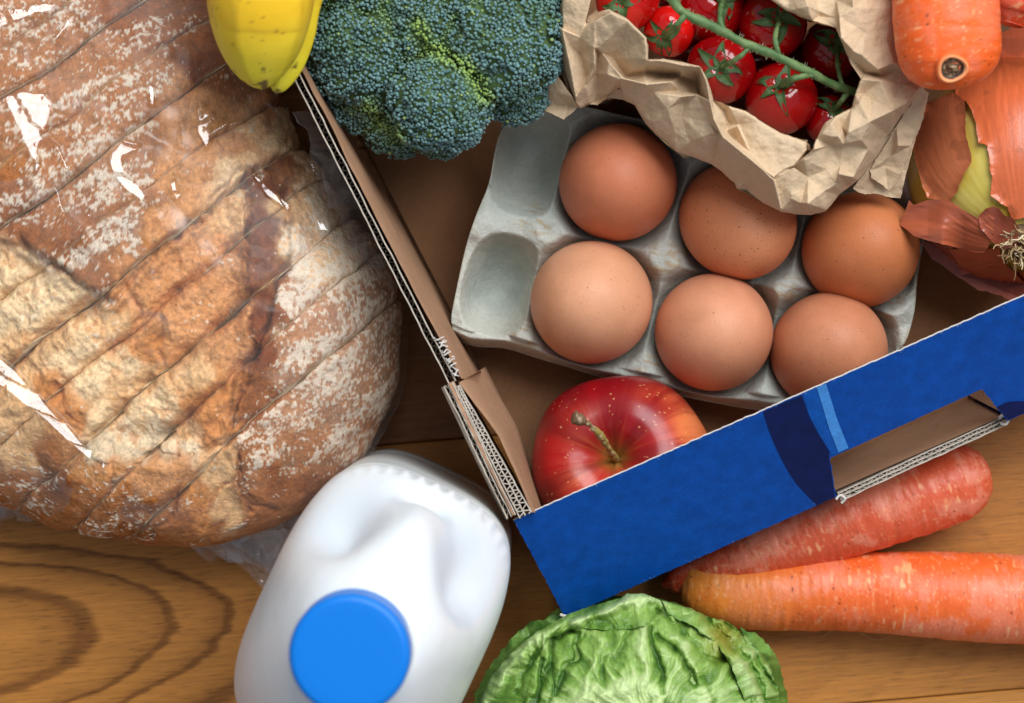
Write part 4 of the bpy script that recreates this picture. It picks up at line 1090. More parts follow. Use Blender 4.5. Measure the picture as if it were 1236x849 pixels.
# skirts: inner wall of the bag and the outside of the roll
def skirt(name, line, zt, zb, shift, seed, m=m_paper, nn=12, amp=.0022):
    L = resample(np.array(line, float), 180); cen = np.array([895., 40.])
    zt_ = tin(pts, edges, L[:, 0], L[:, 1]) / 1000 * 1.35 - .097 * .35 + BZ - .0009 if zt is None else np.full(180, zt)
    G = np.zeros((180, nn, 3))
    for k in range(nn):
        f = k / (nn - 1); q = L + (cen - L) * shift * math.sin(f * math.pi / 2)
        G[:, k] = PA(q[:, 0], q[:, 1], zt_ * (1 - f) + zb * f)
    u = np.arange(180)[:, None] * .0022 * np.ones((1, nn)); v = np.arange(nn)[None] * .006 * np.ones((180, 1))
    G += crumple(u, v, .011, seed, 3) * amp * np.linspace(0.0, 1, nn)[None, :, None] ** .5
    return mesh(name, G.reshape(-1, 3), grid_faces(180, nn), m, pbag)
skirt('outer_fold', OUTER, None, .040, .10, 3)
skirt('inner_wall', INNER, None, .030, -.07, 4)
skirt('bag_body', OUTER, .06, .006, .05, 6)
# loose flaps: dark tip at the left, torn second layer at the right
def flap(name, poly, zs, rough, seed, m=m_paper, amp=.0009):
    p_ = [(x, y, z_) for x, y, z_ in zs]
    xf, yf, Fq, dist, op = patch_grid(poly, 0.8, rough=rough, seed=seed)
    p2 = p_ + [(poly[0][0] - 400, poly[0][1] - 400, p_[0][2]), (poly[0][0] + 400, poly[0][1] - 400, p_[0][2]), (poly[0][0] + 400, poly[0][1] + 400, p_[-1][2]), (poly[0][0] - 400, poly[0][1] + 400, p_[-1][2])]
    z = tin(p2, [], xf, yf) / 1000 + BZ + crumple(xf * .0003, yf * .0003, .006, seed)[..., 0] * amp + crumple(xf * .0003, yf * .0003, .0028, seed + 1)[..., 0] * amp * .4
    return mesh(name, PA(xf, yf, z), Fq[:, ::-1].copy(), m, pbag)
flap('flap', [(645, 104), (668, 84), (692, 118), (697, 130), (681, 145), (660, 135), (648, 126)], [(645, 104, 78), (668, 84, 88), (692, 118, 88), (697, 130, 85), (681, 145, 82), (652, 128, 74), (672, 112, 84), (686, 128, 80)], .6, 11)
flap('flap', [(700, 118), (722, 96), (756, 96), (760, 122), (733, 118), (712, 124)], [(700, 118, 78), (722, 96, 84), (756, 96, 84), (760, 122, 80), (735, 110, 80)], .4, 12)
flap('flap', [(1030, 226), (1046, 206), (1075, 160), (1108, 106), (1122, 112), (1112, 150), (1101, 180), (1095, 208), (1086, 240), (1070, 237), (1054, 233), (1044, 236), (1030, 229)],
     [(1030, 226, 80), (1046, 206, 84), (1075, 160, 88), (1108, 106, 92), (1122, 112, 88), (1101, 180, 82), (1086, 240, 76), (1054, 233, 76), (1066, 205, 79), (1085, 170, 89), (1078, 200, 78), (1095, 208, 80)], 1.3, 13)
flap('flap', [(1050, 206), (1082, 152), (1112, 104), (1118, 112), (1100, 176), (1096, 190), (1088, 208), (1080, 222), (1074, 230), (1052, 214)],
     [(1050, 206, 84), (1082, 152, 90), (1112, 104, 95), (1118, 112, 92), (1100, 176, 88), (1088, 208, 84), (1072, 232, 80), (1068, 200, 81), (1084, 176, 92), (1076, 188, 84)], 1.6, 14)

# ================================================================ tomatoes on the vine
vt = thing('vine_tomatoes', 'truss of ripe red cherry tomatoes with green stem and star-shaped calyxes in the paper bag', 'tomatoes', P(890, 60, .03))
m_tom = M('tomato_skin', None, rough=0.10, spec=0.55, bumps=((0.006, 0.00025), (0.0005, 0.000012)), sss=.04, sssr=(.005, .001, .0005))
m_green = M('vine_green', None, rough=0.55, spec=0.35, bumps=((0.0012, .00015), (.0004, .00008)), var=((.002, .18),))
TO = [(757, -2, 39, .082, (748, 8)), (807, 38, 31, .078, (799, 50)), (870, 84, 42, .079, (864, 87)), (857, 10, 43, .074, (874, 2)), (932, 30, 42, .076, (939, 26)), (1003, 61, 37, .068, (1007, 56)), (943, 119, 44, .078, (935, 106)), (1002, 146, 31, .072, (1004, 132)),
      (905, 70, 40, .050, None), (960, 80, 40, .046, None), (800, -30, 38, .060, None), (1010, 110, 38, .042, None), (835, 60, 36, .045, None), (900, -20, 36, .06, None)]
def frame(nv):
    ez = np.array(nv, float); ez /= np.linalg.norm(ez); ex = np.cross([0, 1, .1], ez); ex /= np.linalg.norm(ex); return ex, np.cross(ez, ex), ez
calyx_at = {}
for k, (x, y, r, zc, cal) in enumerate(TO):
    zc += BZ
    C = P(x, y, zc); R = mm(r, zc)
    if cal:
        d = np.array([(cal[0] - x) / r, -(cal[1] - y) / r]); l = np.hypot(*d); d = d if l < .8 else d / l * .8
        nv = np.array([d[0], d[1], math.sqrt(1 - d @ d)])
    else: nv = np.array([.2, .1, -.9])
    ex, ey, ez = frame(nv)
    nu, nw = 72, 56
    th = np.linspace(0, 2 * np.pi, nu, endpoint=False)[:, None]; ph = np.linspace(0.01, np.pi - .01, nw)[None]
    rad = np.sin(ph) * (1 + .012 * np.cos(5 * th)) * np.ones_like(th); zz = np.cos(ph) * .95 * np.ones_like(th)
    zz = zz - .13 * np.exp(-(rad / .22) ** 2) * (zz > 0)
    G = C + R * (rad[..., None] * np.cos(th)[..., None] * ex + rad[..., None] * np.sin(th)[..., None] * ey + zz[..., None] * ez)
    deep = lin(142, 4, 8) if k not in (0, 1) else lin(196, 18, 14)
    cc = mixc(deep, lin(210, 52, 22), np.exp(-(rad / .35) ** 2) * (zz > 0) * .5)
    t = mesh('tomato', G.reshape(-1, 3), grid_faces(nu, nw, cu=True)[:, ::-1].copy(), m_tom, vt, cols=cc)
    if not cal: continue
    top_ = C + R * .84 * ez
    calyx_at[k] = (top_, ez, R)
    rng = np.random.default_rng(k + 40); Vs = []; Fs = []; cs = []
    nS = 5 + (k % 2)
    for s in range(nS):
        a0 = 2 * math.pi * s / nS + rng.uniform(-.25, .25); Ln = R * rng.uniform(.55, .85); wd_ = R * rng.uniform(.17, .24); lift = rng.uniform(-.02, .22); curl = rng.uniform(-.5, .5)
        n = 14
        for i in range(n):
            f = i / (n - 1); rr = .02 * R + Ln * f; w = wd_ * (math.sin(min(1, f * 1.9 + .28) * math.pi / 2) if f < .4 else 1) * (1 - f) ** .75 + .0001
            a = a0 + curl * f * f
            for j in range(5):
                g = (j - 2) / 2
                u = rr * math.cos(a) - g * w * math.sin(a); v = rr * math.sin(a) + g * w * math.cos(a)
                q = math.hypot(u, v) / R
                hz = math.sqrt(max(0.02, 1 - q * q)) * .95 - .13 * math.exp(-(q / .22) ** 2) + .035 + lift * f * f - .05 * (1 - abs(g)) * (1 if f > .1 else 0) + .03 * math.sin(f * 9 + s)
                Vs.append(C + ex * u + ey * v + ez * R * hz); cs.append(lin(66, 92, 50) * (1.0 + .35 * (abs(g) < .3) - .2 * f))
        b0 = s * n * 5
        for i in range(n - 1):
            for j in range(4):
                p0 = b0 + i * 5 + j; Fs.append((p0, p0 + 1, p0 + 6, p0 + 5))
    # underside and thickness
    Vs = np.array(Vs); nV = len(Vs); V2 = Vs - ez * .00035
    Fs = np.array(Fs); Fs = np.vstack([Fs[:, ::-1], Fs + nV])
    mesh('calyx', np.vstack([Vs, V2]), Fs, m_green, t, cols=np.vstack([cs, cs]))
def stem(name, pl, r0, r1, seed, par):
    p = catmull([P(q[0], q[1], q[2] + (BZ if len(q) == 3 else 0)) for q in pl], 70)
    t = np.linspace(0, 1, 70); rad = (r0 + (r1 - r0) * t)
    G, D = sweep(p, rad, 16)
    G = G + D * (fbm(G, .003, 3, seed=seed) * .00035)[..., None]
    cc = mixc(lin(74, 104, 60), lin(104, 126, 78), sstep(-.5, .6, fbm(G, .003, 3, seed=seed + 1)))
    V, Fc = capped(G)
    return mesh(name, V, Fc, m_green, par, cols=np.vstack([cc.reshape(-1, 3), cc[0, :1], cc[-1, :1]]))
ZS = .103
main = stem('main_stem', [(790, -45, .100), (810, -3, .101), (828, 17, .103), (862, 33, .103), (902, 54, .102), (937, 68, .101), (982, 90, .096), (1008, 103, .090), (1040, 114, .082)], .0017, .0015, 1, vt)
def br(pl, k, r=.0009):
    tp, ez, R = calyx_at[k]
    base = tp - ez * .0008
    px_, py_ = topx(base[None])
    pl = pl + [(float(px_[0]), float(py_[0]), float(base[2]), 0)]
    p = stem('side_stem', pl, r * 1.15, r, 20 + k, vt)
    # swollen knuckle at the calyx
    stem('stem_knuckle', [(float(px_[0]) + (pl[-2][0] - px_[0]) * .28, float(py_[0]) + (pl[-2][1] - py_[0]) * .28, float(base[2]) + .002, 0), (float(px_[0]), float(py_[0]), float(base[2]) - .0006, 0)], r * 1.3, r * 1.75, 50 + k, vt)
br([(828, 17, .103), (815, 32, .102)], 1); br([(905, 57, .102), (888, 72, .101)], 2); br([(872, 36, .103), (869, 18, .100)], 3); br([(940, 68, .101), (936, 45, .101)], 4)
br([(1018, 108, .088), (1012, 85, .088)], 5); br([(984, 91, .096), (958, 95, .099)], 6); br([(1024, 110, .085), (1016, 122, .086)], 7); br([(790, -45, .1), (765, -20, .102)], 0)
# fine hairs on the stem
rng = np.random.default_rng(6); hv = []; hf = []
pth = catmull([P(q[0], q[1], q[2] + BZ) for q in [(810, -3, .101), (828, 17, .103), (862, 33, .103), (902, 54, .102), (937, 68, .101), (982, 90, .096)]], 400)
for k in range(260):
    b = pth[rng.integers(0, 400)]; d = rng.normal(0, 1, 3); d /= np.linalg.norm(d); d[2] = abs(d[2]) * .4
    a = b + d * .0016; e = a + d * rng.uniform(.0006, .0014) + rng.normal(0, .0002, 3); s = np.cross(d, [0, 0, 1.0]); s = s / (np.linalg.norm(s) + 1e-9) * .00004
    n0 = len(hv); hv += [a - s, a + s, e + s * .3, e - s * .3]; hf.append((n0, n0 + 1, n0 + 2, n0 + 3))
hm = M('stem_hair', lin(190, 200, 170), rough=.6)
hh = mesh('hairs', np.array(hv), np.array(hf), hm, main); hh['kind'] = 'stuff'
# ================================================================ broccoli
bro = thing('broccoli', 'dark blue-green broccoli head with bright green grooves between its florets', 'broccoli', P(525, 60, .02))
m_bud = M('broccoli_bud', None, rough=0.75, spec=0.22, sheen=.15)
m_bcore = M('broccoli_core', lin(60, 84, 40), rough=.8, bumps=((.002, .0004),))
FL = [(445, 55, 74, .072, 1.0), (600, 42, 80, .078, 1.0), (532, 118, 62, .080, .95), (512, 20, 60, .080, 1.0), (478, 150, 38, .060, .9), (650, 60, 32, .060, 1), (622, 105, 42, .066, .95), (405, 60, 36, .06, 1), (530, 158, 32, .062, .9), (570, -20, 70, .08, 1), (450, -30, 70, .075, 1), (440, 115, 44, .062, 1)]
FC = [(P(x, y, z), mm(r, z)) for x, y, r, z, q in FL]
ico = bmesh.new(); bmesh.ops.create_icosphere(ico, subdivisions=1, radius=1); iv = np.array([v.co[:] for v in ico.verts]); if_ = np.array([[v.index for v in f.verts] for f in ico.faces]); ico.free()
for k, (x, y, r, z, q) in enumerate(FL):
    C, R = FC[k]; rng = np.random.default_rng(k + 100)
    n = int(4 * math.pi * R * R / (.00106 ** 2) * .92)
    i = np.arange(n); zz = 1 - 2 * (i + .5) / n; th = i * 2.399963
    D = np.stack([np.sqrt(1 - zz * zz) * np.cos(th), np.sqrt(1 - zz * zz) * np.sin(th), zz], -1)
    D += rng.normal(0, .018, D.shape); D /= np.linalg.norm(D, axis=1, keepdims=True)
    lob = ridged(D * 1.0 + k * 3, .62, 2, seed=k)          # cauliflower-like sub lobes
    vv = np.abs(fbm(D + k * 5, .42, 2, seed=k + 9))
    rad = R * (.93 + .15 * sstep(0, .45, vv) + .05 * fbm(D + k, .2, 2, seed=k + 30))
    p = C + D * rad[:, None] * np.array([1, 1, .85])
    keep = D[:, 2] > -.25
    deep = np.full(n, 1e9)
    for j, (C2, R2) in enumerate(FC):
        if j == k: continue
        dd = np.linalg.norm((p - C2) / np.array([1, 1, .85]), axis=1) - R2
        keep &= dd > -.0006; deep = np.minimum(deep, dd)
    p = p[keep]; Dk = D[keep]; vv = vv[keep]; deep = deep[keep]; nb = len(p)
    if nb == 0: continue
    px, py = topx(p)
    size = rng.uniform(.00042, .00080, nb) * (1 - .25 * (deep < .002))
    # colour: blue-green bloom on the crown, yellow-green where florets meet
    groove = np.exp(-(segdist(px, py, [(505, 28), (515, 55), (535, 68), (560, 78), (578, 100), (584, 118)], closed=False) / 11) ** 2)
    g2 = np.exp(-(segdist(px, py, [(445, 130), (462, 150), (480, 165)], closed=False) / 12) ** 2) * .7
    yg = np.clip(groove + g2 + .6 * sstep(.0035, 0, deep) + .2 * sstep(.08, 0, vv), 0, 1)
    rnd = rng.random(nb)
    c = mixc(lin(80, 114, 114), lin(114, 148, 148), rnd)
    c = mixc(c, lin(76, 110, 70), sstep(-.1, .7, fbm(p, .012, 2, seed=k + 2)) * .4)
    c = mixc(c, lin(158, 186, 62), np.clip(yg * (.8 + .8 * rnd) - .1, 0, 1) * .72)
    c = mixc(c, lin(150, 170, 80), (rnd > .985) * .8)
    # each bud: a tiny squashed ball turned outwards
    V = p[:, None, :] + iv[None] * size[:, None, None] * np.array([1, 1, 1])
    V = V + Dk[:, None, :] * (rng.uniform(-.0004, .0005, nb))[:, None, None]
    Fb = (if_[None] + (np.arange(nb) * len(iv))[:, None, None]).reshape(-1, 3)
    shade = np.repeat(c[:, None], len(iv), 1)
    nu, nw = 40, 28
    t1 = np.linspace(0, 2 * np.pi, nu, endpoint=False)[:, None]; p1 = np.linspace(.02, np.pi - .02, nw)[None]
    S = np.stack([np.sin(p1) * np.cos(t1), np.sin(p1) * np.sin(t1), np.cos(p1) * np.ones_like(t1)], -1)
    vs2 = np.abs(fbm(S + k * 5, .42, 2, seed=k + 9))
    B = C + S * (R * (.90 + .15 * sstep(0, .45, vs2)))[..., None] * np.array([1, 1, .85])
    f = mesh('floret', B.reshape(-1, 3), grid_faces(nu, nw, cu=True)[:, ::-1].copy(), m_bcore, bro)
    b = mesh('buds', V.reshape(-1, 3), Fb, m_bud, f, cols=shade); b['kind'] = 'stuff'
tube('stalk', [P(530, 40, .07), P(528, 30, .04), P(526, 20, .008)], [.022, .016, .015], 28, M('broccoli_stalk', lin(120, 150, 80), rough=.6, bumps=((.004, .0004),)), bro)
m_leaf = M('broccoli_leaf', None, rough=.5, bumps=((.003, .0004), (.0008, .0001)), var=((.002, .15),))
xf, yf, Fq, dist, op = patch_grid([(386, 128), (392, 116), (410, 114), (432, 118), (448, 126), (440, 134), (420, 137), (396, 138)], .8, .8, 3)
mesh('leaf', PA(xf, yf, .066 - .006 * ((xf - 415) / 30) ** 2 + .0015 * np.sin(yf * .4)), Fq[:, ::-1].copy(), m_leaf, bro, cols=mixc(lin(40, 66, 46), lin(70, 96, 62), sstep(.4, 0, np.abs(yf - 126) / 4)))
# small sprig hanging at the left

# ================================================================ bananas
m_ban = M('banana_skin', None, rough=.42, spec=.4, bumps=((.006, .0002), (.0008, .00003)), sss=.06, sssr=(.004, .003, .001), var=((.012, .05),))
def banana(label, pl, rad, rot, seed, cut):
    t = thing('banana', label, 'banana', P(pl[0][0], pl[0][1], .05), group='bananas beside the broccoli')
    n = 240; m = 90
    path = catmull([P(*q) for q in pl], n); path = resample(path, n)
    tt = np.linspace(0, 1, n); t0_, R0, pw, qw = rad; R = np.where(tt < t0_, R0 * (.68 + .32 * np.sin(np.pi / 2 * np.clip(tt / t0_, 0, 1))), R0 * np.clip(1 - (np.clip(tt - t0_, 0, 1) / (1 - t0_)) ** pw, 0, 1) ** qw); kk = np.hanning(9); kk /= kk.sum(); R[4:-4] = np.convolve(R, kk, 'valid')
    R = np.maximum(R, .0004)
    G, D = sweep(path, R, m)
    a = np.linspace(0, 2 * np.pi, m, endpoint=False)
    pent = 1 / np.cos(((a + rot) % (2 * np.pi / 5)) - np.pi / 5)
    pent = 1 + (pent / pent.max() - pent.mean() / pent.max()) * .38
    G = path[:, None] + (G - path[:, None]) * pent[None, :, None]
    rdg = np.abs(((a + rot) % (2 * np.pi / 5)) - 0) ; rdg = np.minimum(rdg, 2 * np.pi / 5 - rdg)
    c = mixc(lin(230, 182, 30), lin(242, 202, 46), sstep(-.5, .5, fbm(G, .02, 3, seed=seed)))
    edge = np.exp(-(rdg / .07) ** 2)[None, :] * np.ones((n, 1))
    c = mixc(c, lin(176, 132, 30), np.clip(.6 * edge * sstep(-.2, .5, fbm(G * np.array([1, .4, 1]), .006, 3, seed=seed + 1) + .3) * .75, 0, 1))
    tip = sstep(cut, 1.0, tt)[:, None] * np.ones((1, m))
    c = mixc(c, lin(198, 196, 44), np.clip(tip * .7, 0, 1))
    c = mixc(c, lin(70, 44, 20), np.clip(sstep(.55, 1.0, fbm(G, .0035, 3, seed=seed + 2) + 1.0 * tip ** 4 - .60), 0, 1) * .9)
    c = mixc(c, lin(104, 66, 26), (sstep(.62, .72, fbm(G, .0020, 2, seed=seed + 5)) * .5) * sstep(.3, .55, fbm(G, .012, 2, seed=seed + 6)))
    V, Fc = capped(G)
    mesh('peel', V, Fc, m_ban, t, cols=np.vstack([c.reshape(-1, 3), c[0, :1], lin(50, 32, 18)[None]]))
    tube('blossom_end', [path[-2], path[-1] + (path[-1] - path[-4]) * .35], [float(R[-1]) * .95, float(R[-1]) * .7], 14, M('banana_tip', lin(48, 34, 24), rough=.9, bumps=((.001, .0004),)), t)
banana('plump yellow banana tip pointing down, left and in front of its neighbour', [(306, -380, .10), (328, -200, .126), (318, -80, .125), (316, -10, .1225), (315, 30, .119), (315, 66, .116), (316, 90, .1143), (318, 108, .113)], (.68, .0187, 2.8, .62), .95, 1, .78)
banana('second banana, mostly behind the plump one, beside the broccoli', [(390, -380, .085), (386, -200, .110), (364, -60, .110), (349, 0, .106), (346, 40, .104), (342, 75, .104), (337, 100, .105), (333, 113, .105)], (.70, .0112, 2.6, .62), .2, 5, .70)

# ================================================================ carrots
m_car = M('carrot_skin', None, rough=.42, spec=.4, bumps=((.0016, .00016), (.0005, .00007)), var=((.0008, .10),), sss=.08, sssr=(.006, .002, .001))
def carrot(label, pl, rad, seed, base=(230, 102, 44), tipcol=(234, 138, 52), tipside=0, crown=None, bloom=.5, bdir=(0, 0, 1), rnd_end=0):
    t = thing('carrot', label, 'carrot', P(pl[0][0], pl[0][1], .02), group='carrots')
    n, m = 460, 120
    path = resample(catmull([P(*q) for q in pl], n), n)
    tt = np.linspace(0, 1, n); R = np.interp(tt, *np.array(rad).T)
    kk = np.hanning(25); kk /= kk.sum(); core = np.convolve(np.pad(R, 12, mode='edge'), kk, 'valid')
    wgt = sstep(0, .06, np.minimum(tt, 1 - tt)); R = R * (1 - wgt) + core * wgt
    if rnd_end:
        Lt = np.linalg.norm(np.diff(path, axis=0), axis=1).sum(); e_ = np.clip((tt * Lt - (Lt - rnd_end)) / rnd_end, 0, 1); R = np.maximum(R * (1 - e_ ** 2.5) ** (1 / 2.5), .0003)
    G, D = sweep(path, R, m)
    Ln = np.r_[0, np.cumsum(np.linalg.norm(np.diff(path, axis=0), axis=1))]
    a = np.linspace(0, 2 * np.pi, m, endpoint=False)
    S = np.stack([Ln[:, None] * np.ones((1, m)), .016 * np.cos(a)[None] * np.ones((n, 1)), .016 * np.sin(a)[None] * np.ones((n, 1))], -1)
    ring = fbm(S * np.array([1, .14, .14]), .0042, 3, seed=seed)
    fine = fbm(S * np.array([1, .22, .22]), .0013, 3, seed=seed + 1)
    patch = fbm(S * np.array([.9, 1, 1]), .010, 4, seed=seed + 2)
    soft = fbm(S, .035, 2, seed=seed + 3)
    G = G + D * (soft * .0010 + ring * .00032 + fine * .00010)[..., None] * np.minimum(1, R / .006)[:, None, None]
    c0, c1 = lin(*base), lin(*tipcol)
    tp = sstep(.35, .0, tt) if tipside == 0 else sstep(.65, 1, tt)
    c = mixc(np.broadcast_to(c0, (n, m, 3)), c1, (tp[:, None] * np.ones((1, m))))
    c = mixc(c, lin(206, 70, 30), sstep(.2, .8, -patch) * .3)
    # dry pale skin rubbed in patches
    up = (D @ np.array(bdir)) 
    c = mixc(c, lin(228, 134, 106), np.clip(sstep(-.1, .45, patch + .3 * fine) * bloom * (1 - tp[:, None] * .7), 0, .75))
    c = mixc(c, lin(250, 196, 140), np.clip(sstep(.50, .80, fbm(S * np.array([1.0, .30, .30]), .0017, 2, seed=seed + 7)) * sstep(.0, .45, fbm(S * np.array([.8, 1.4, 1.4]), .009, 2, seed=seed + 8)) * .48, 0, 1))
    c = mixc(c, lin(255, 206, 150), (sstep(.72, .85, fbm(S, .0008, 2, seed=seed + 9)) * .25))
    c = mixc(c, lin(70, 36, 20), (sstep(1.02, 1.1, fbm(S, .0012, 2, seed=seed + 11)) * .8))
    V, Fc = capped(G)
    sk = mesh('skin', V, Fc, m_car, t, cols=np.vstack([c.reshape(-1, 3), c[0, :1], c[-1, :1]]))
    return t, path, R, D
C_, pathC, RC, DC = carrot('big orange carrot with a rounded pale tip, lying lowest in front of the blue panel',
    [(822, 703, .0135), (850, 706, .0150), (900, 714, .0160), (1000, 713, .0165), (1100, 717, .0175), (1236, 724, .0180), (1420, 735, .018)],
    [(0, .0010), (.003, .0050), (.009, .0080), (.022, .0106), (.045, .0124), (.09, .0134), (.2, .0144), (.33, .0150), (.5, .0162), (.7, .0172), (.9, .0175), (1, .0150)], 3, bloom=.55)
carrot('reddish carrot poking out under the corrugated hand hole of the box',
    [(800, 706, .015), (850, 689, .017), (900, 672, .019), (1000, 634, .0205), (1100, 600, .0205), (1165, 577, .020), (1193, 567, .0195)],
    [(0, .0012), (.03, .005), (.15, .0090), (.35, .0128), (.6, .0152), (.8, .0158), (.90, .0152), (.955, .0130), (.985, .0090), (1, .003)], 13, base=(214, 90, 56), tipcol=(196, 64, 32), bloom=.75)
K_, pathK, RK, DK_ = carrot('bright orange carrot seen end-on with its brown cut crown, resting above the onion',
    [(1128, -420, .050), (1132, -250, .074), (1138, -100, .094), (1142, 0, .104), (1144, 45, .106), (1145, 80, .1055), (1146, 108, .104)],
    [(0, .003), (.02, .009), (.2, .0135), (.45, .0165), (.70, .0178), (.86, .0183), (1, .0183)], 23, base=(240, 98, 34), tipcol=(240, 98, 34), bloom=.35, rnd_end=.0175)
carrot('orange-red carrot in the top corner, behind the end-on carrot', [(1290, -420, .05), (1262, -200, .075), (1240, -60, .085), (1228, -5, .088), (1222, 18, .088), (1219, 30, .088)],
    [(0, .003), (.02, .009), (.3, .0140), (.7, .0155), (.88, .0150), (.95, .0120), (1, .004)], 33, base=(224, 74, 32), tipcol=(224, 74, 32), bloom=.5)
# crown of the end-on carrot: a sunken dark core inside a pale ring
cn = np.array([.05, -.42, .90]); cn /= np.linalg.norm(cn); cc0 = P(1150, 84, .1222)
ex, ey, ez = frame(cn)
nu, nw = 64, 26
th = np.linspace(0, 2 * np.pi, nu, endpoint=False)[:, None]; q = np.linspace(0.01, 1, nw)[None]
rr = .0054 * q * (1 + .05 * np.cos(3 * th)); prf = np.interp(q, [0, .3, .55, .68, .80, .92, 1], [-.0004, -.0010, -.0014, -.0006, .0001, -.0003, -.0018]) * np.ones_like(th)
Gc = cc0 + rr[..., None] * np.cos(th)[..., None] * ex * 1.08 + rr[..., None] * np.sin(th)[..., None] * ey + prf[..., None] * ez
nz = fbm(Gc, .0011, 4, seed=5); Gc = Gc + ez * (nz * .0007 * (q < .65))[..., None]
qq = q * np.ones_like(th)
cc = mixc(lin(92, 62, 36), lin(176, 146, 110), sstep(.0, .45, nz)); cc = mixc(cc, lin(46, 28, 18), np.exp(-((qq - .60) / .10) ** 2)); cc = mixc(cc, lin(238, 150, 96), sstep(.64, .72, qq)); cc = mixc(cc, lin(240, 98, 34), sstep(.80, .98, qq))
mesh('crown', Gc.reshape(-1, 3), grid_faces(nu, nw, cu=True), M('carrot_crown', None, rough=.7, bumps=((.0006, .0001),)), K_, cols=cc)
# fine root hairs on the big carrot
for pl in ([(1010, 758, .004), (1000, 764, .003), (990, 770, .001)], [(1030, 757, .006), (1042, 766, .002), (1058, 772, .001), (1070, 770, .001), (1078, 765, .001)], [(1010, 668, .024), (1017, 676, .0295), (1021, 681, .031)], [(940, 672, .030), (950, 668, .031), (962, 671, .031)]):
    tube('root_hair', catmull([P(*q) for q in pl], 24), .00012, 6, M('root_hair', lin(206, 170, 120), rough=.7), C_)

# ================================================================ onion
on = thing('onion', 'large brown onion with peeling coppery skin and pale dry roots', 'onion', P(1225, 215, Z0))
OC = P(1228, 205, .046); OR = mm(131, .046)
rp = np.array([-.10, -.70, 0]); rp[2] = math.sqrt(1 - rp @ rp)      # direction of the root end
def onion_pt(px, py, lift):
    d = np.stack([(px - 618) / FPX, -(py - 424.5) / FPX, -np.ones_like(px)], -1); d /= np.linalg.norm(d, axis=-1, keepdims=True)
    o = CP - OC; R = OR + lift
    b = d @ o; cq = o @ o - R * R; disc = b * b - cq
    t = -b - np.sqrt(np.maximum(disc, 0))
    p = CP + d * t[..., None]
    return p
def onion_tex(G):
    v = (G - OC); v /= np.linalg.norm(v, axis=-1, keepdims=True)
    ex, ey, ez = frame(rp); a = np.arctan2(v @ ey, v @ ex); lat = np.arccos(np.clip(v @ ez, -1, 1))
    S = np.stack([np.cos(a) * 1.0, np.sin(a), lat * .10], -1)
    return fbm(S, .035, 4, seed=3), fbm(S, .13, 3, seed=4), fbm(S, .010, 2, seed=6), lat, a
m_onf = M('onion_flesh', None, rough=.34, spec=.5, sss=.1, sssr=(.006, .005, .002), bumps=((.004, .0001),), coat=.15)
m_ons = M('onion_skin', None, rough=.32, spec=.6, bumps=((.003, .00008), (.0008, .00004)))
nu, nw = 200, 150
th = np.linspace(0, 2 * np.pi, nu, endpoint=False)[:, None]; ph = np.linspace(.01, np.pi - .01, nw)[None]
ex, ey, ez = frame(rp)
G = OC + OR * ((np.sin(ph) * np.cos(th))[..., None] * ex + (np.sin(ph) * np.sin(th))[..., None] * ey + (np.cos(ph) * np.ones_like(th))[..., None] * ez)
s1, s2, s3, lat, az = onion_tex(G)
c = mixc(lin(206, 186, 72), lin(222, 206, 112), sstep(-.5, .5, s2)); c = mixc(c, lin(186, 160, 60), sstep(.1, .6, s1) * .5)
c = mixc(c, lin(196, 150, 60), sstep(.9, 2.2, lat) * .5)
mesh('bulb', G.reshape(-1, 3), grid_faces(nu, nw, cu=True)[:, ::-1].copy(), m_onf, on, cols=c)
def skin(label, poly, lift, rough, seed, tone, curl=0.0018, cx=None, extra=None):
    xf, yf, Fq, dist, op = patch_grid(poly, 1.0, rough=rough, seed=seed)
    lf = lift + curl * np.exp(-dist / 5.5) * (1 + .8 * vnoise(np.stack([xf * .05, yf * .05, xf * 0 + seed], -1), seed))
    G = onion_pt(xf, yf, 0)
    s1, s2, s3, lat, az = onion_tex(G)
    lf = lf + s1 * .00001 + s3 * .00001 + s2 * .00007
    if extra is not None: lf = lf + extra(xf, yf)
    G = onion_pt(xf, yf, lf)
    tc_ = lin(*tone)
    c = mixc(tc_ * .90, tc_ * 1.12, sstep(-.7, .7, s1 + .4 * s3)); c = mixc(c, tc_ * .70, sstep(.45, .7, s3) * .25)
    c = mixc(c, lin(120, 60, 34), sstep(.35, .6, fbm(G, .008, 3, seed=seed)) * .3)
    o = mesh('dry_skin', G, Fq[:, ::-1].copy(), m_ons, on, cols=c)
    if label: o['label'] = label
    return o
skin('dark red-brown inner skin below', [(1110, 292), (1150, 296), (1158, 320), (1160, 332), (1185, 326), (1200, 322), (1300, 340), (1300, 400), (1210, 358), (1180, 350), (1150, 330), (1125, 312)], .0006, 1.2, 9, (150, 66, 40), .0006)
skin(None, [(1145, 303), (1158, 300), (1205, 300), (1215, 320), (1245, 350), (1300, 380), (1260, 372), (1212, 352), (1178, 338), (1160, 334), (1156, 316)], .0012, 1.0, 15, (170, 74, 44), .0008)
skin('broad coppery outer skin', [(1160, 60), (1230, 30), (1330, 60), (1345, 250), (1300, 300), (1236, 262), (1222, 266), (1216, 250), (1207, 246), (1196, 236), (1197, 215), (1194, 196), (1192, 176), (1181, 172), (1178, 150), (1173, 134), (1165, 122), (1152, 118)], .0012, 1.3, 21, (200, 98, 56), .0010)
skin('coppery skin flake on the upper left of the onion', [(1101, 160), (1106, 145), (1120, 124), (1140, 116), (1152, 112), (1164, 122), (1165, 140), (1166, 165), (1172, 184), (1172, 196), (1163, 212), (1154, 234), (1146, 243), (1132, 242), (1120, 240), (1113, 226), (1108, 205), (1104, 190), (1101, 175)], .0014, 1.0, 31, (208, 120, 78), .0013)
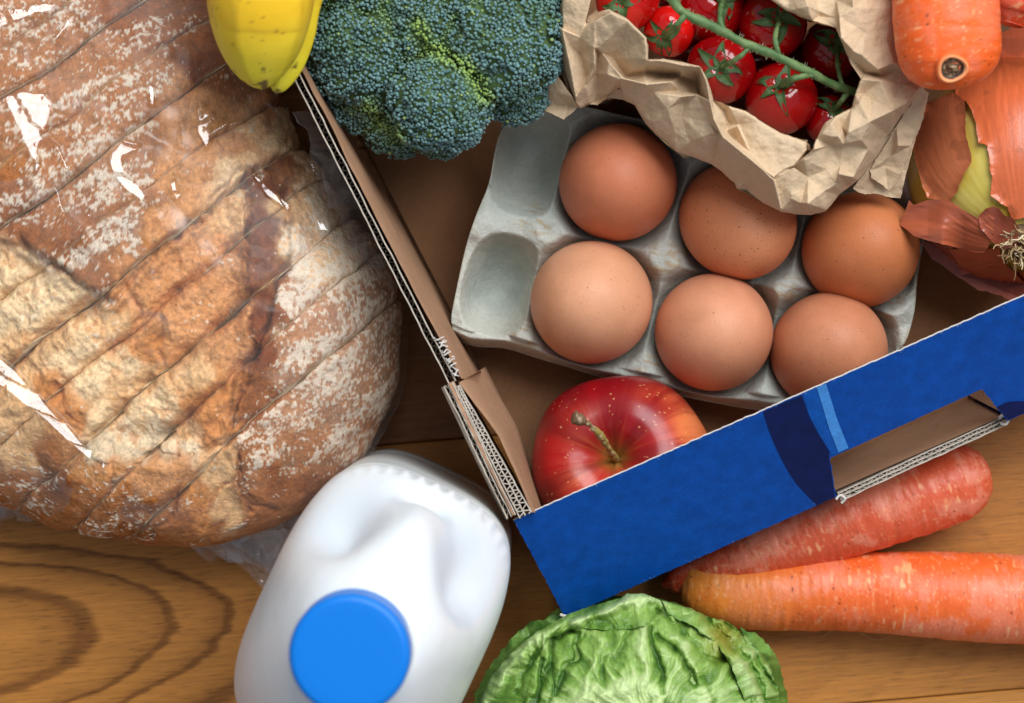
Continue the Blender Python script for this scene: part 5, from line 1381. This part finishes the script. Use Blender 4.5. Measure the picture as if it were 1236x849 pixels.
# one flap: it leaves the bulb by the roots and its free end hangs out over the egg
xf, yf, Fq, dist, op = patch_grid([(1085, 272), (1092, 258), (1097, 241), (1103, 248), (1120, 241), (1146, 242), (1158, 250), (1170, 258), (1181, 264), (1192, 258), (1200, 262), (1200, 280), (1196, 292), (1188, 306), (1176, 305), (1160, 300), (1140, 296), (1118, 290), (1104, 286), (1094, 278)], 1.0, .8, 7)
Gs_ = onion_pt(xf, yf, .0030); s1, s2, s3, lat, az = onion_tex(Gs_)
zf = np.interp(xf, [1085, 1100, 1120, 1140, 1160], [.0635, .066, .069, .0735, .078]) + .0010 * np.sin(yf * .12 + xf * .05) + .0002 * vnoise(np.stack([xf * .07, yf * .25, xf * 0], -1), 3)
kx = sstep(1135, 1165, xf); zf = np.maximum(zf, Gs_[:, 2] + .0004) * (1 - kx) + (Gs_[:, 2] + s2 * .0006) * kx
tc_ = lin(172, 88, 58); nn_ = vnoise(np.stack([xf * .035 + yf * .02, yf * .16 - xf * .05, xf * 0], -1), 5)
fo = mesh('dry_skin', PA(xf, yf, zf), Fq[:, ::-1].copy(), m_ons, on, cols=mixc(tc_ * .88, tc_ * 1.14, sstep(-.6, .6, nn_)))
fo['label'] = 'rust-brown flap of skin peeling off towards the egg'
skin('crinkled skin collar round the roots', [(1180, 262), (1190, 252), (1198, 249), (1206, 252), (1214, 262), (1222, 262), (1230, 275), (1226, 300), (1206, 300), (1196, 290), (1184, 278)], .0026, 1.2, 51, (160, 80, 58), .0016)
rc = OC + (OR + .0008) * rp / np.linalg.norm(rp)
G = None
# root plate
tube('root_plate', [rc - rp * .003, rc + rp * .0012, rc + rp * .0024], [.0085, .0070, .0035], 28, M('root_plate', lin(120, 96, 68), rough=.9, bumps=((.0015, .0008),)), on)
rng = np.random.default_rng(9); m_root = M('dry_root', None, rough=.85, var=((.001, .2),))
ex, ey, ez = frame(rp)
for k in range(88):
    a = rng.uniform(0, 2 * math.pi); r0 = .0068 * math.sqrt(rng.random()); b = rc + ez * .001 + r0 * (math.cos(a) * ex + math.sin(a) * ey)
    out = (math.cos(a) * ex + math.sin(a) * ey) * rng.uniform(.2, 1.0) + ez * rng.uniform(.25, .9) + rng.normal(0, .25, 3)
    out /= np.linalg.norm(out); Ln = rng.uniform(.0035, .0085)
    p = [b]; d = out.copy()
    for s in range(5):
        d = d + rng.normal(0, .42, 3); d /= np.linalg.norm(d)
        if (d @ ez) < -.2: d -= ez * (d @ ez)
        p.append(p[-1] + d * Ln / 5)
    col = lin(*[(206, 184, 144), (184, 156, 112), (222, 204, 168), (150, 118, 80)][int(rng.integers(0, 4))])
    tube('root', catmull(p, 14), np.linspace(.00042, .00014, 14), 6, m_root, on, cols=col)

# ================================================================ lettuce
let = thing('lettuce', 'round green iceberg lettuce with crinkled veined leaves below the box corner', 'lettuce', P(757, 900, 0))
LC_ = P(757, 903, .046); LR = np.array([mm(196, .046)] * 2 + [.050])
def let_pt(px, py, lift):
    d = np.stack([(px - 618) / FPX, -(py - 424.5) / FPX, -np.ones_like(px)], -1)
    sc = 1 / (LR + 0.0); o = (CP - LC_) * sc; D = d * sc
    a = (D * D).sum(-1); b = (D @ o); rr = 1 + lift / LR[0]
    disc = b * b - a * (o @ o - rr * rr)
    t = (-b - np.sqrt(np.maximum(disc, 0))) / a
    return CP + d * t[..., None]
VAL = [([(690, 752), (676, 775), (665, 800), (640, 849)], 4, 1), ([(684, 770), (700, 768), (696, 790), (680, 805), (668, 840)], 3.5, 1), ([(784, 758), (788, 785), (798, 810), (802, 840)], 4, 1.2), ([(794, 764), (815, 782), (832, 800), (842, 830)], 4, 1.2), ([(760, 760), (748, 790), (744, 820)], 3, .7), ([(800, 740), (830, 770), (862, 800), (900, 790)], 4, .8), ([(850, 742), (880, 775), (905, 800), (920, 849)], 3.5, .8), ([(655, 770), (640, 800), (622, 840)], 3, .7), ([(878, 752), (910, 785), (930, 830)], 3, .7), ([(720, 740), (710, 765), (690, 800)], 3, .5), ([(590, 800), (576, 849)], 4, 1), ([(735, 800), (725, 830), (700, 860)], 3, .6), ([(770, 800), (765, 830), (770, 860)], 3, .5), ([(850, 820), (860, 849)], 3, .7), ([(655, 795), (648, 830), (640, 860)], 2.5, .7), ([(668, 800), (662, 849)], 2.5, .6)]
RID = [([(560, 880), (596, 825), (640, 775), (690, 756), (740, 735), (790, 725)], 8, 1.3), ([(700, 849), (745, 828), (790, 838), (850, 849)], 12, .9), ([(775, 756), (770, 790), (780, 830)], 5, .8), ([(800, 725), (850, 760), (890, 800), (915, 860)], 6, .8), ([(815, 765), (840, 800), (856, 845)], 5, .8), ([(730, 760), (715, 800), (690, 849)], 5, .7), ([(690, 756), (700, 749), (760, 730)], 5, .6), ([(860, 745), (900, 770), (930, 810)], 5, .6)]
def let_relief(x, y, seed=0):
    q = np.stack([x * .0003, y * .0003, x * 0 + seed], -1)
    wx = x + 9 * fbm(q, .010, 3, seed=71 + seed); wy = y + 9 * fbm(q, .010, 3, seed=72 + seed)
    h = np.zeros(x.shape)
    for ln, w, s in VAL: h -= s * .0021 * np.exp(-(segdist(wx, wy, ln, closed=False) / w) ** 2)
    for ln, w, s in RID: h += s * .0018 * np.exp(-(segdist(wx, wy, ln, closed=False) / w) ** 2)
    ang = np.arctan2(wy - 900, wx - 780); rr = np.hypot(wx - 780, wy - 900)
    flow = fbm(np.stack([np.cos(ang), np.sin(ang), rr * .0012], -1), .085, 4, seed=75 + seed)
    flow2 = fbm(np.stack([np.cos(ang), np.sin(ang), rr * .0024], -1), .032, 3, seed=76 + seed)
    cr = crumple(wx * .0003, wy * .0003, .016, 77 + seed)[..., 0] * 1.2 + crumple(wx * .0003, wy * .0003, .007, 79 + seed)[..., 0] * .3
    vein = ridged(np.stack([x * .0003, y * .0003, x * 0 + seed], -1) + .0012 * fbm(q, .008, 2, seed=90)[..., None], .0065, 2, seed=91)
    h = h + flow * .0010 + .0002 * sstep(.5, 1, vein) + cr * .0016 + fbm(q, .0035, 3, seed=78) * .0004
    return h, flow, flow2
def let_col(x, y, h, f1, f2, dist=None, seed=0):
    q = np.stack([x * .0003, y * .0003, x * 0 + seed], -1)
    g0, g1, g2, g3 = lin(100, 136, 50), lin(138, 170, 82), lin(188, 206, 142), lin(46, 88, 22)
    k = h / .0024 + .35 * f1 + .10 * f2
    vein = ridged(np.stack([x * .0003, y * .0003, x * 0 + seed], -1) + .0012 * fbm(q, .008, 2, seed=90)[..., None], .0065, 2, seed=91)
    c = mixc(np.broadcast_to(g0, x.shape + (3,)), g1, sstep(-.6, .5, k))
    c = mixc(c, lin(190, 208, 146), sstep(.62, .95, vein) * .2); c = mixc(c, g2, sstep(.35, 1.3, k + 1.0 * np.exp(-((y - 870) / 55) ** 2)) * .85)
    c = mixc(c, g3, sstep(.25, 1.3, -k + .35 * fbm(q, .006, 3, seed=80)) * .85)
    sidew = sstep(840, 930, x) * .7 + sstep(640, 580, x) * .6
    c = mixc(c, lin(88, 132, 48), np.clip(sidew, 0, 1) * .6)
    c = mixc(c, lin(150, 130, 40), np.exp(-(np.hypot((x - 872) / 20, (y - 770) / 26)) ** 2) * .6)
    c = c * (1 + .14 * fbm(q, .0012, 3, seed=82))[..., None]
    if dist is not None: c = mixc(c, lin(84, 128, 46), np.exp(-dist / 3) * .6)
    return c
m_let = M('lettuce_leaf', None, rough=.44, spec=.45, bumps=((.0022, .00035), (.0007, .0001)), sss=.15, sssr=(.003, .004, .001))
# round core (whole body)
nu, nw = 420, 260
th = np.linspace(0, 2 * np.pi, nu, endpoint=False)[:, None]; ph = np.linspace(.01, np.pi - .01, nw)[None]
S = np.stack([np.sin(ph) * np.cos(th), np.sin(ph) * np.sin(th), np.cos(ph) * np.ones_like(th)], -1)
rdl = fbm(np.stack([S[..., 0], S[..., 1], S[..., 2] * .25], -1), .16, 4, seed=5); cru = ridged(S, .3, 3, seed=6)
G = LC_ + S * LR * (.94 + .02 * fbm(S, .4, 3, seed=2) + .018 * rdl + .012 * cru)[..., None]
hc = mixc(lin(66, 108, 34), lin(140, 172, 84), sstep(-.6, .7, rdl + .4 * cru)); hc = mixc(hc, lin(188, 206, 142), sstep(.75, 1, cru) * .5)
G[..., 2] = np.maximum(G[..., 2], .001)
mesh('heart', G.reshape(-1, 3), grid_faces(nu, nw, cu=True)[:, ::-1].copy(), m_let, let, cols=hc)
def leaf(poly, lift, seed, rough=2.0, curl=.0015, zdrop=0):
    xf, yf, Fq, dist, op = patch_grid(poly, 1.0, rough=rough, seed=seed)
    h, f1, f2 = let_relief(xf, yf, seed)
    # fold the leaf round the head towards its silhouette
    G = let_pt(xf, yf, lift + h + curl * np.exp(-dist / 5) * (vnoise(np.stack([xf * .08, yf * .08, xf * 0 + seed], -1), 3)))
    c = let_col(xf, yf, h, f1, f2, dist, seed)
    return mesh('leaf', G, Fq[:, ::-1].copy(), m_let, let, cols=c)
e = catmull([(575, 849), (600, 808), (636, 772), (680, 745), (720, 730), (757, 722), (800, 726), (850, 742), (890, 768), (920, 800), (940, 840), (946, 880), (940, 930)], 60)
leaf([tuple(p) for p in e] + [(900, 960), (620, 960), (572, 900)], .0004, 0, 1.2)
leaf([(566, 880), (578, 840), (604, 808), (630, 784), (648, 764), (672, 752), (700, 742), (744, 728), (758, 716), (775, 716), (796, 724), (800, 732), (786, 748), (778, 756), (740, 762), (696, 758), (660, 772), (650, 790), (640, 820), (626, 870), (600, 920)], .0022, 0, 1.5, .0010)
leaf([(797, 724), (815, 730), (850, 742), (880, 752), (900, 768), (922, 792), (938, 826), (944, 880), (905, 900), (900, 850), (884, 805), (862, 775), (830, 752), (806, 742)], .0018, 4, 2.2, .0010)
# ragged outer leaves low on the left and right
def loose(pl, zz, seed):
    xf, yf, Fq, dist, op = patch_grid(pl, 1.0, rough=3.0, seed=seed)
    q = np.stack([xf * .0003, yf * .0003, xf * 0], -1)
    h = crumple(xf * .0003, yf * .0003, .007, seed)[..., 0]
    zc_ = np.interp(xf, *zz) + h * .003 + fbm(q, .004, 3) * .0008
    c = mixc(lin(62, 104, 34), lin(108, 146, 62), sstep(-.6, .6, h + fbm(q, .004, 3, seed=3)))
    mesh('leaf', PA(xf, yf, zc_), Fq[:, ::-1].copy(), m_let, let, cols=c)
loose([(562, 880), (572, 842), (584, 815), (600, 792), (618, 770), (640, 752), (672, 742), (690, 748), (660, 775), (620, 812), (598, 860), (590, 900)], ([560, 620, 690], [.030, .048, .060]), 3)
loose([(893, 757), (915, 768), (932, 784), (942, 806), (950, 840), (954, 880), (930, 880), (925, 830), (908, 795)], ([890, 930, 955], [.062, .05, .03]), 5)
# ================================================================ milk bottle
mk = thing('milk_bottle', 'white plastic milk bottle with a bright blue screw cap', 'bottle', P(439, 757, 0))
mk.location = (0, 0, 0); _loc[mk.name] = (0, 0, 0)
cap0 = P(421.5, 791, .205); MX, MY = cap0[0] + .0022, cap0[1]; CX = cap0[0]
aL = math.radians(65)
eL = np.array([math.cos(aL), math.sin(aL)]); eWd = np.array([-eL[1], eL[0]])
m_hdpe = M('milky_plastic', None, rough=.30, spec=.45, sss=.4, sssr=(.012, .012, .012), bumps=((.02, .0006), (.004, .00005)))
nz_, na_ = 330, 320
zs = np.concatenate([np.linspace(.0, .006, 14, endpoint=False), np.linspace(.006, .118, 90, endpoint=False), np.linspace(.118, .186, 200, endpoint=False), np.linspace(.186, .192, nz_ - 304)])
ph = np.linspace(0, 2 * np.pi, na_, endpoint=False)
G = np.zeros((nz_, na_, 3))
hl, hw = .0520, .0385
for i, z in enumerate(zs):
    if z < .006: k = .93 + .07 * math.sqrt(z / .006); sh = k
    else: sh = 1
    f = min(max((z - .118) / .068, 0), 1)
    # shoulder: superellipse body closing to a round neck
    env = (1 - f ** 1.75) ** .72 if f < 1 else 0
    L_ = .0165 + (hl - .0165) * env; W_ = .0165 + (hw - .0165) * env
    n = 3.4 - 1.4 * f
    r = (np.abs(np.cos(ph) / L_) ** n + np.abs(np.sin(ph) / W_) ** n) ** (-1 / n) * sh
    # label panel very slightly waisted
    r = r - .0010 * (math.exp(-((z - .112) / .004) ** 2)) - .0006 * (1 if .02 < z < .108 else 0)
    # short flutes on the shoulder ring of the handle side
    w = math.exp(-((z - .1215) / .0040) ** 4)
    side_ = np.exp(-((np.angle(np.exp(1j * (ph + .05)))) / .55) ** 4)
    r = r + .0007 * w * side_ * np.cos(ph * 58)
    # thumb dents either side of the handle
    g = math.exp(-((z - .152) / .020) ** 2)
    dl = np.exp(-((np.angle(np.exp(1j * (ph - .62)))) / .36) ** 2); dr = np.exp(-((np.angle(np.exp(1j * (ph + .62)))) / .38) ** 2)
    r = r * (1 - .34 * g * dl - .32 * g * dr)
    # the handle ridge itself, then the dip in front of the neck
    hr_ = np.exp(-((np.angle(np.exp(1j * (ph - .02)))) / .20) ** 2)
    r = r + hr_ * .0030 * math.exp(-((z - .162) / .014) ** 2) - hr_ * .0065 * math.exp(-((z - .1365) / .006) ** 2)
    x = r * np.cos(ph); y = r * np.sin(ph)
    G[i, :, 0] = MX + x * eL[0] + y * eWd[0]; G[i, :, 1] = MY + x * eL[1] + y * eWd[1]; G[i, :, 2] = z
V, Fc = capped(G)
zz_ = zs[:, None]; pp = ph[None, :]
da = np.angle(np.exp(1j * (pp - .62))); db = np.angle(np.exp(1j * (pp + .62))); dh = np.angle(np.exp(1j * (pp + .25)))
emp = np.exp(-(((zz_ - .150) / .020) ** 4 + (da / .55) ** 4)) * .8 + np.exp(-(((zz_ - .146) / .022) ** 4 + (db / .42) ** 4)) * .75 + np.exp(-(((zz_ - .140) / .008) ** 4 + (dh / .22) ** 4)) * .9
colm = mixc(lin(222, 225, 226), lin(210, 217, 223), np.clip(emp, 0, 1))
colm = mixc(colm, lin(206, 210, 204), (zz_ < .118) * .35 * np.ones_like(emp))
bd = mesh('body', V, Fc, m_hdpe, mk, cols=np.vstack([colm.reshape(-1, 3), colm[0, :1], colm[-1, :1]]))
m_cap = M('blue_cap', lin(0, 116, 208), rough=.42, spec=.3, sss=.1, sssr=(.002, .003, .006), bumps=((.004, .00004),))
prof = [(.0150, .1860), (.0181, .1860), (.0184, .1870), (.0185, .2025), (.0182, .2042), (.0175, .2051), (.0165, .2055), (.0140, .2056), (.0070, .2056), (.00003, .2056)]
pr = resample(np.array(prof), 120); na2 = 360
a = np.linspace(0, 2 * np.pi, na2, endpoint=False)
kn = ((pr[:, 1] > .1885) & (pr[:, 1] < .2028) & (pr[:, 0] > .0180)).astype(float)
rr = pr[:, 0][:, None] - .00035 * kn[:, None] * (np.cos(a * 90)[None] * .5 + .5)
G = np.stack([CX + rr * np.cos(a), MY + rr * np.sin(a), pr[:, 1][:, None] * np.ones((1, na2))], -1)
V, Fc = capped(G)
mesh('cap', V, Fc, m_cap, mk)
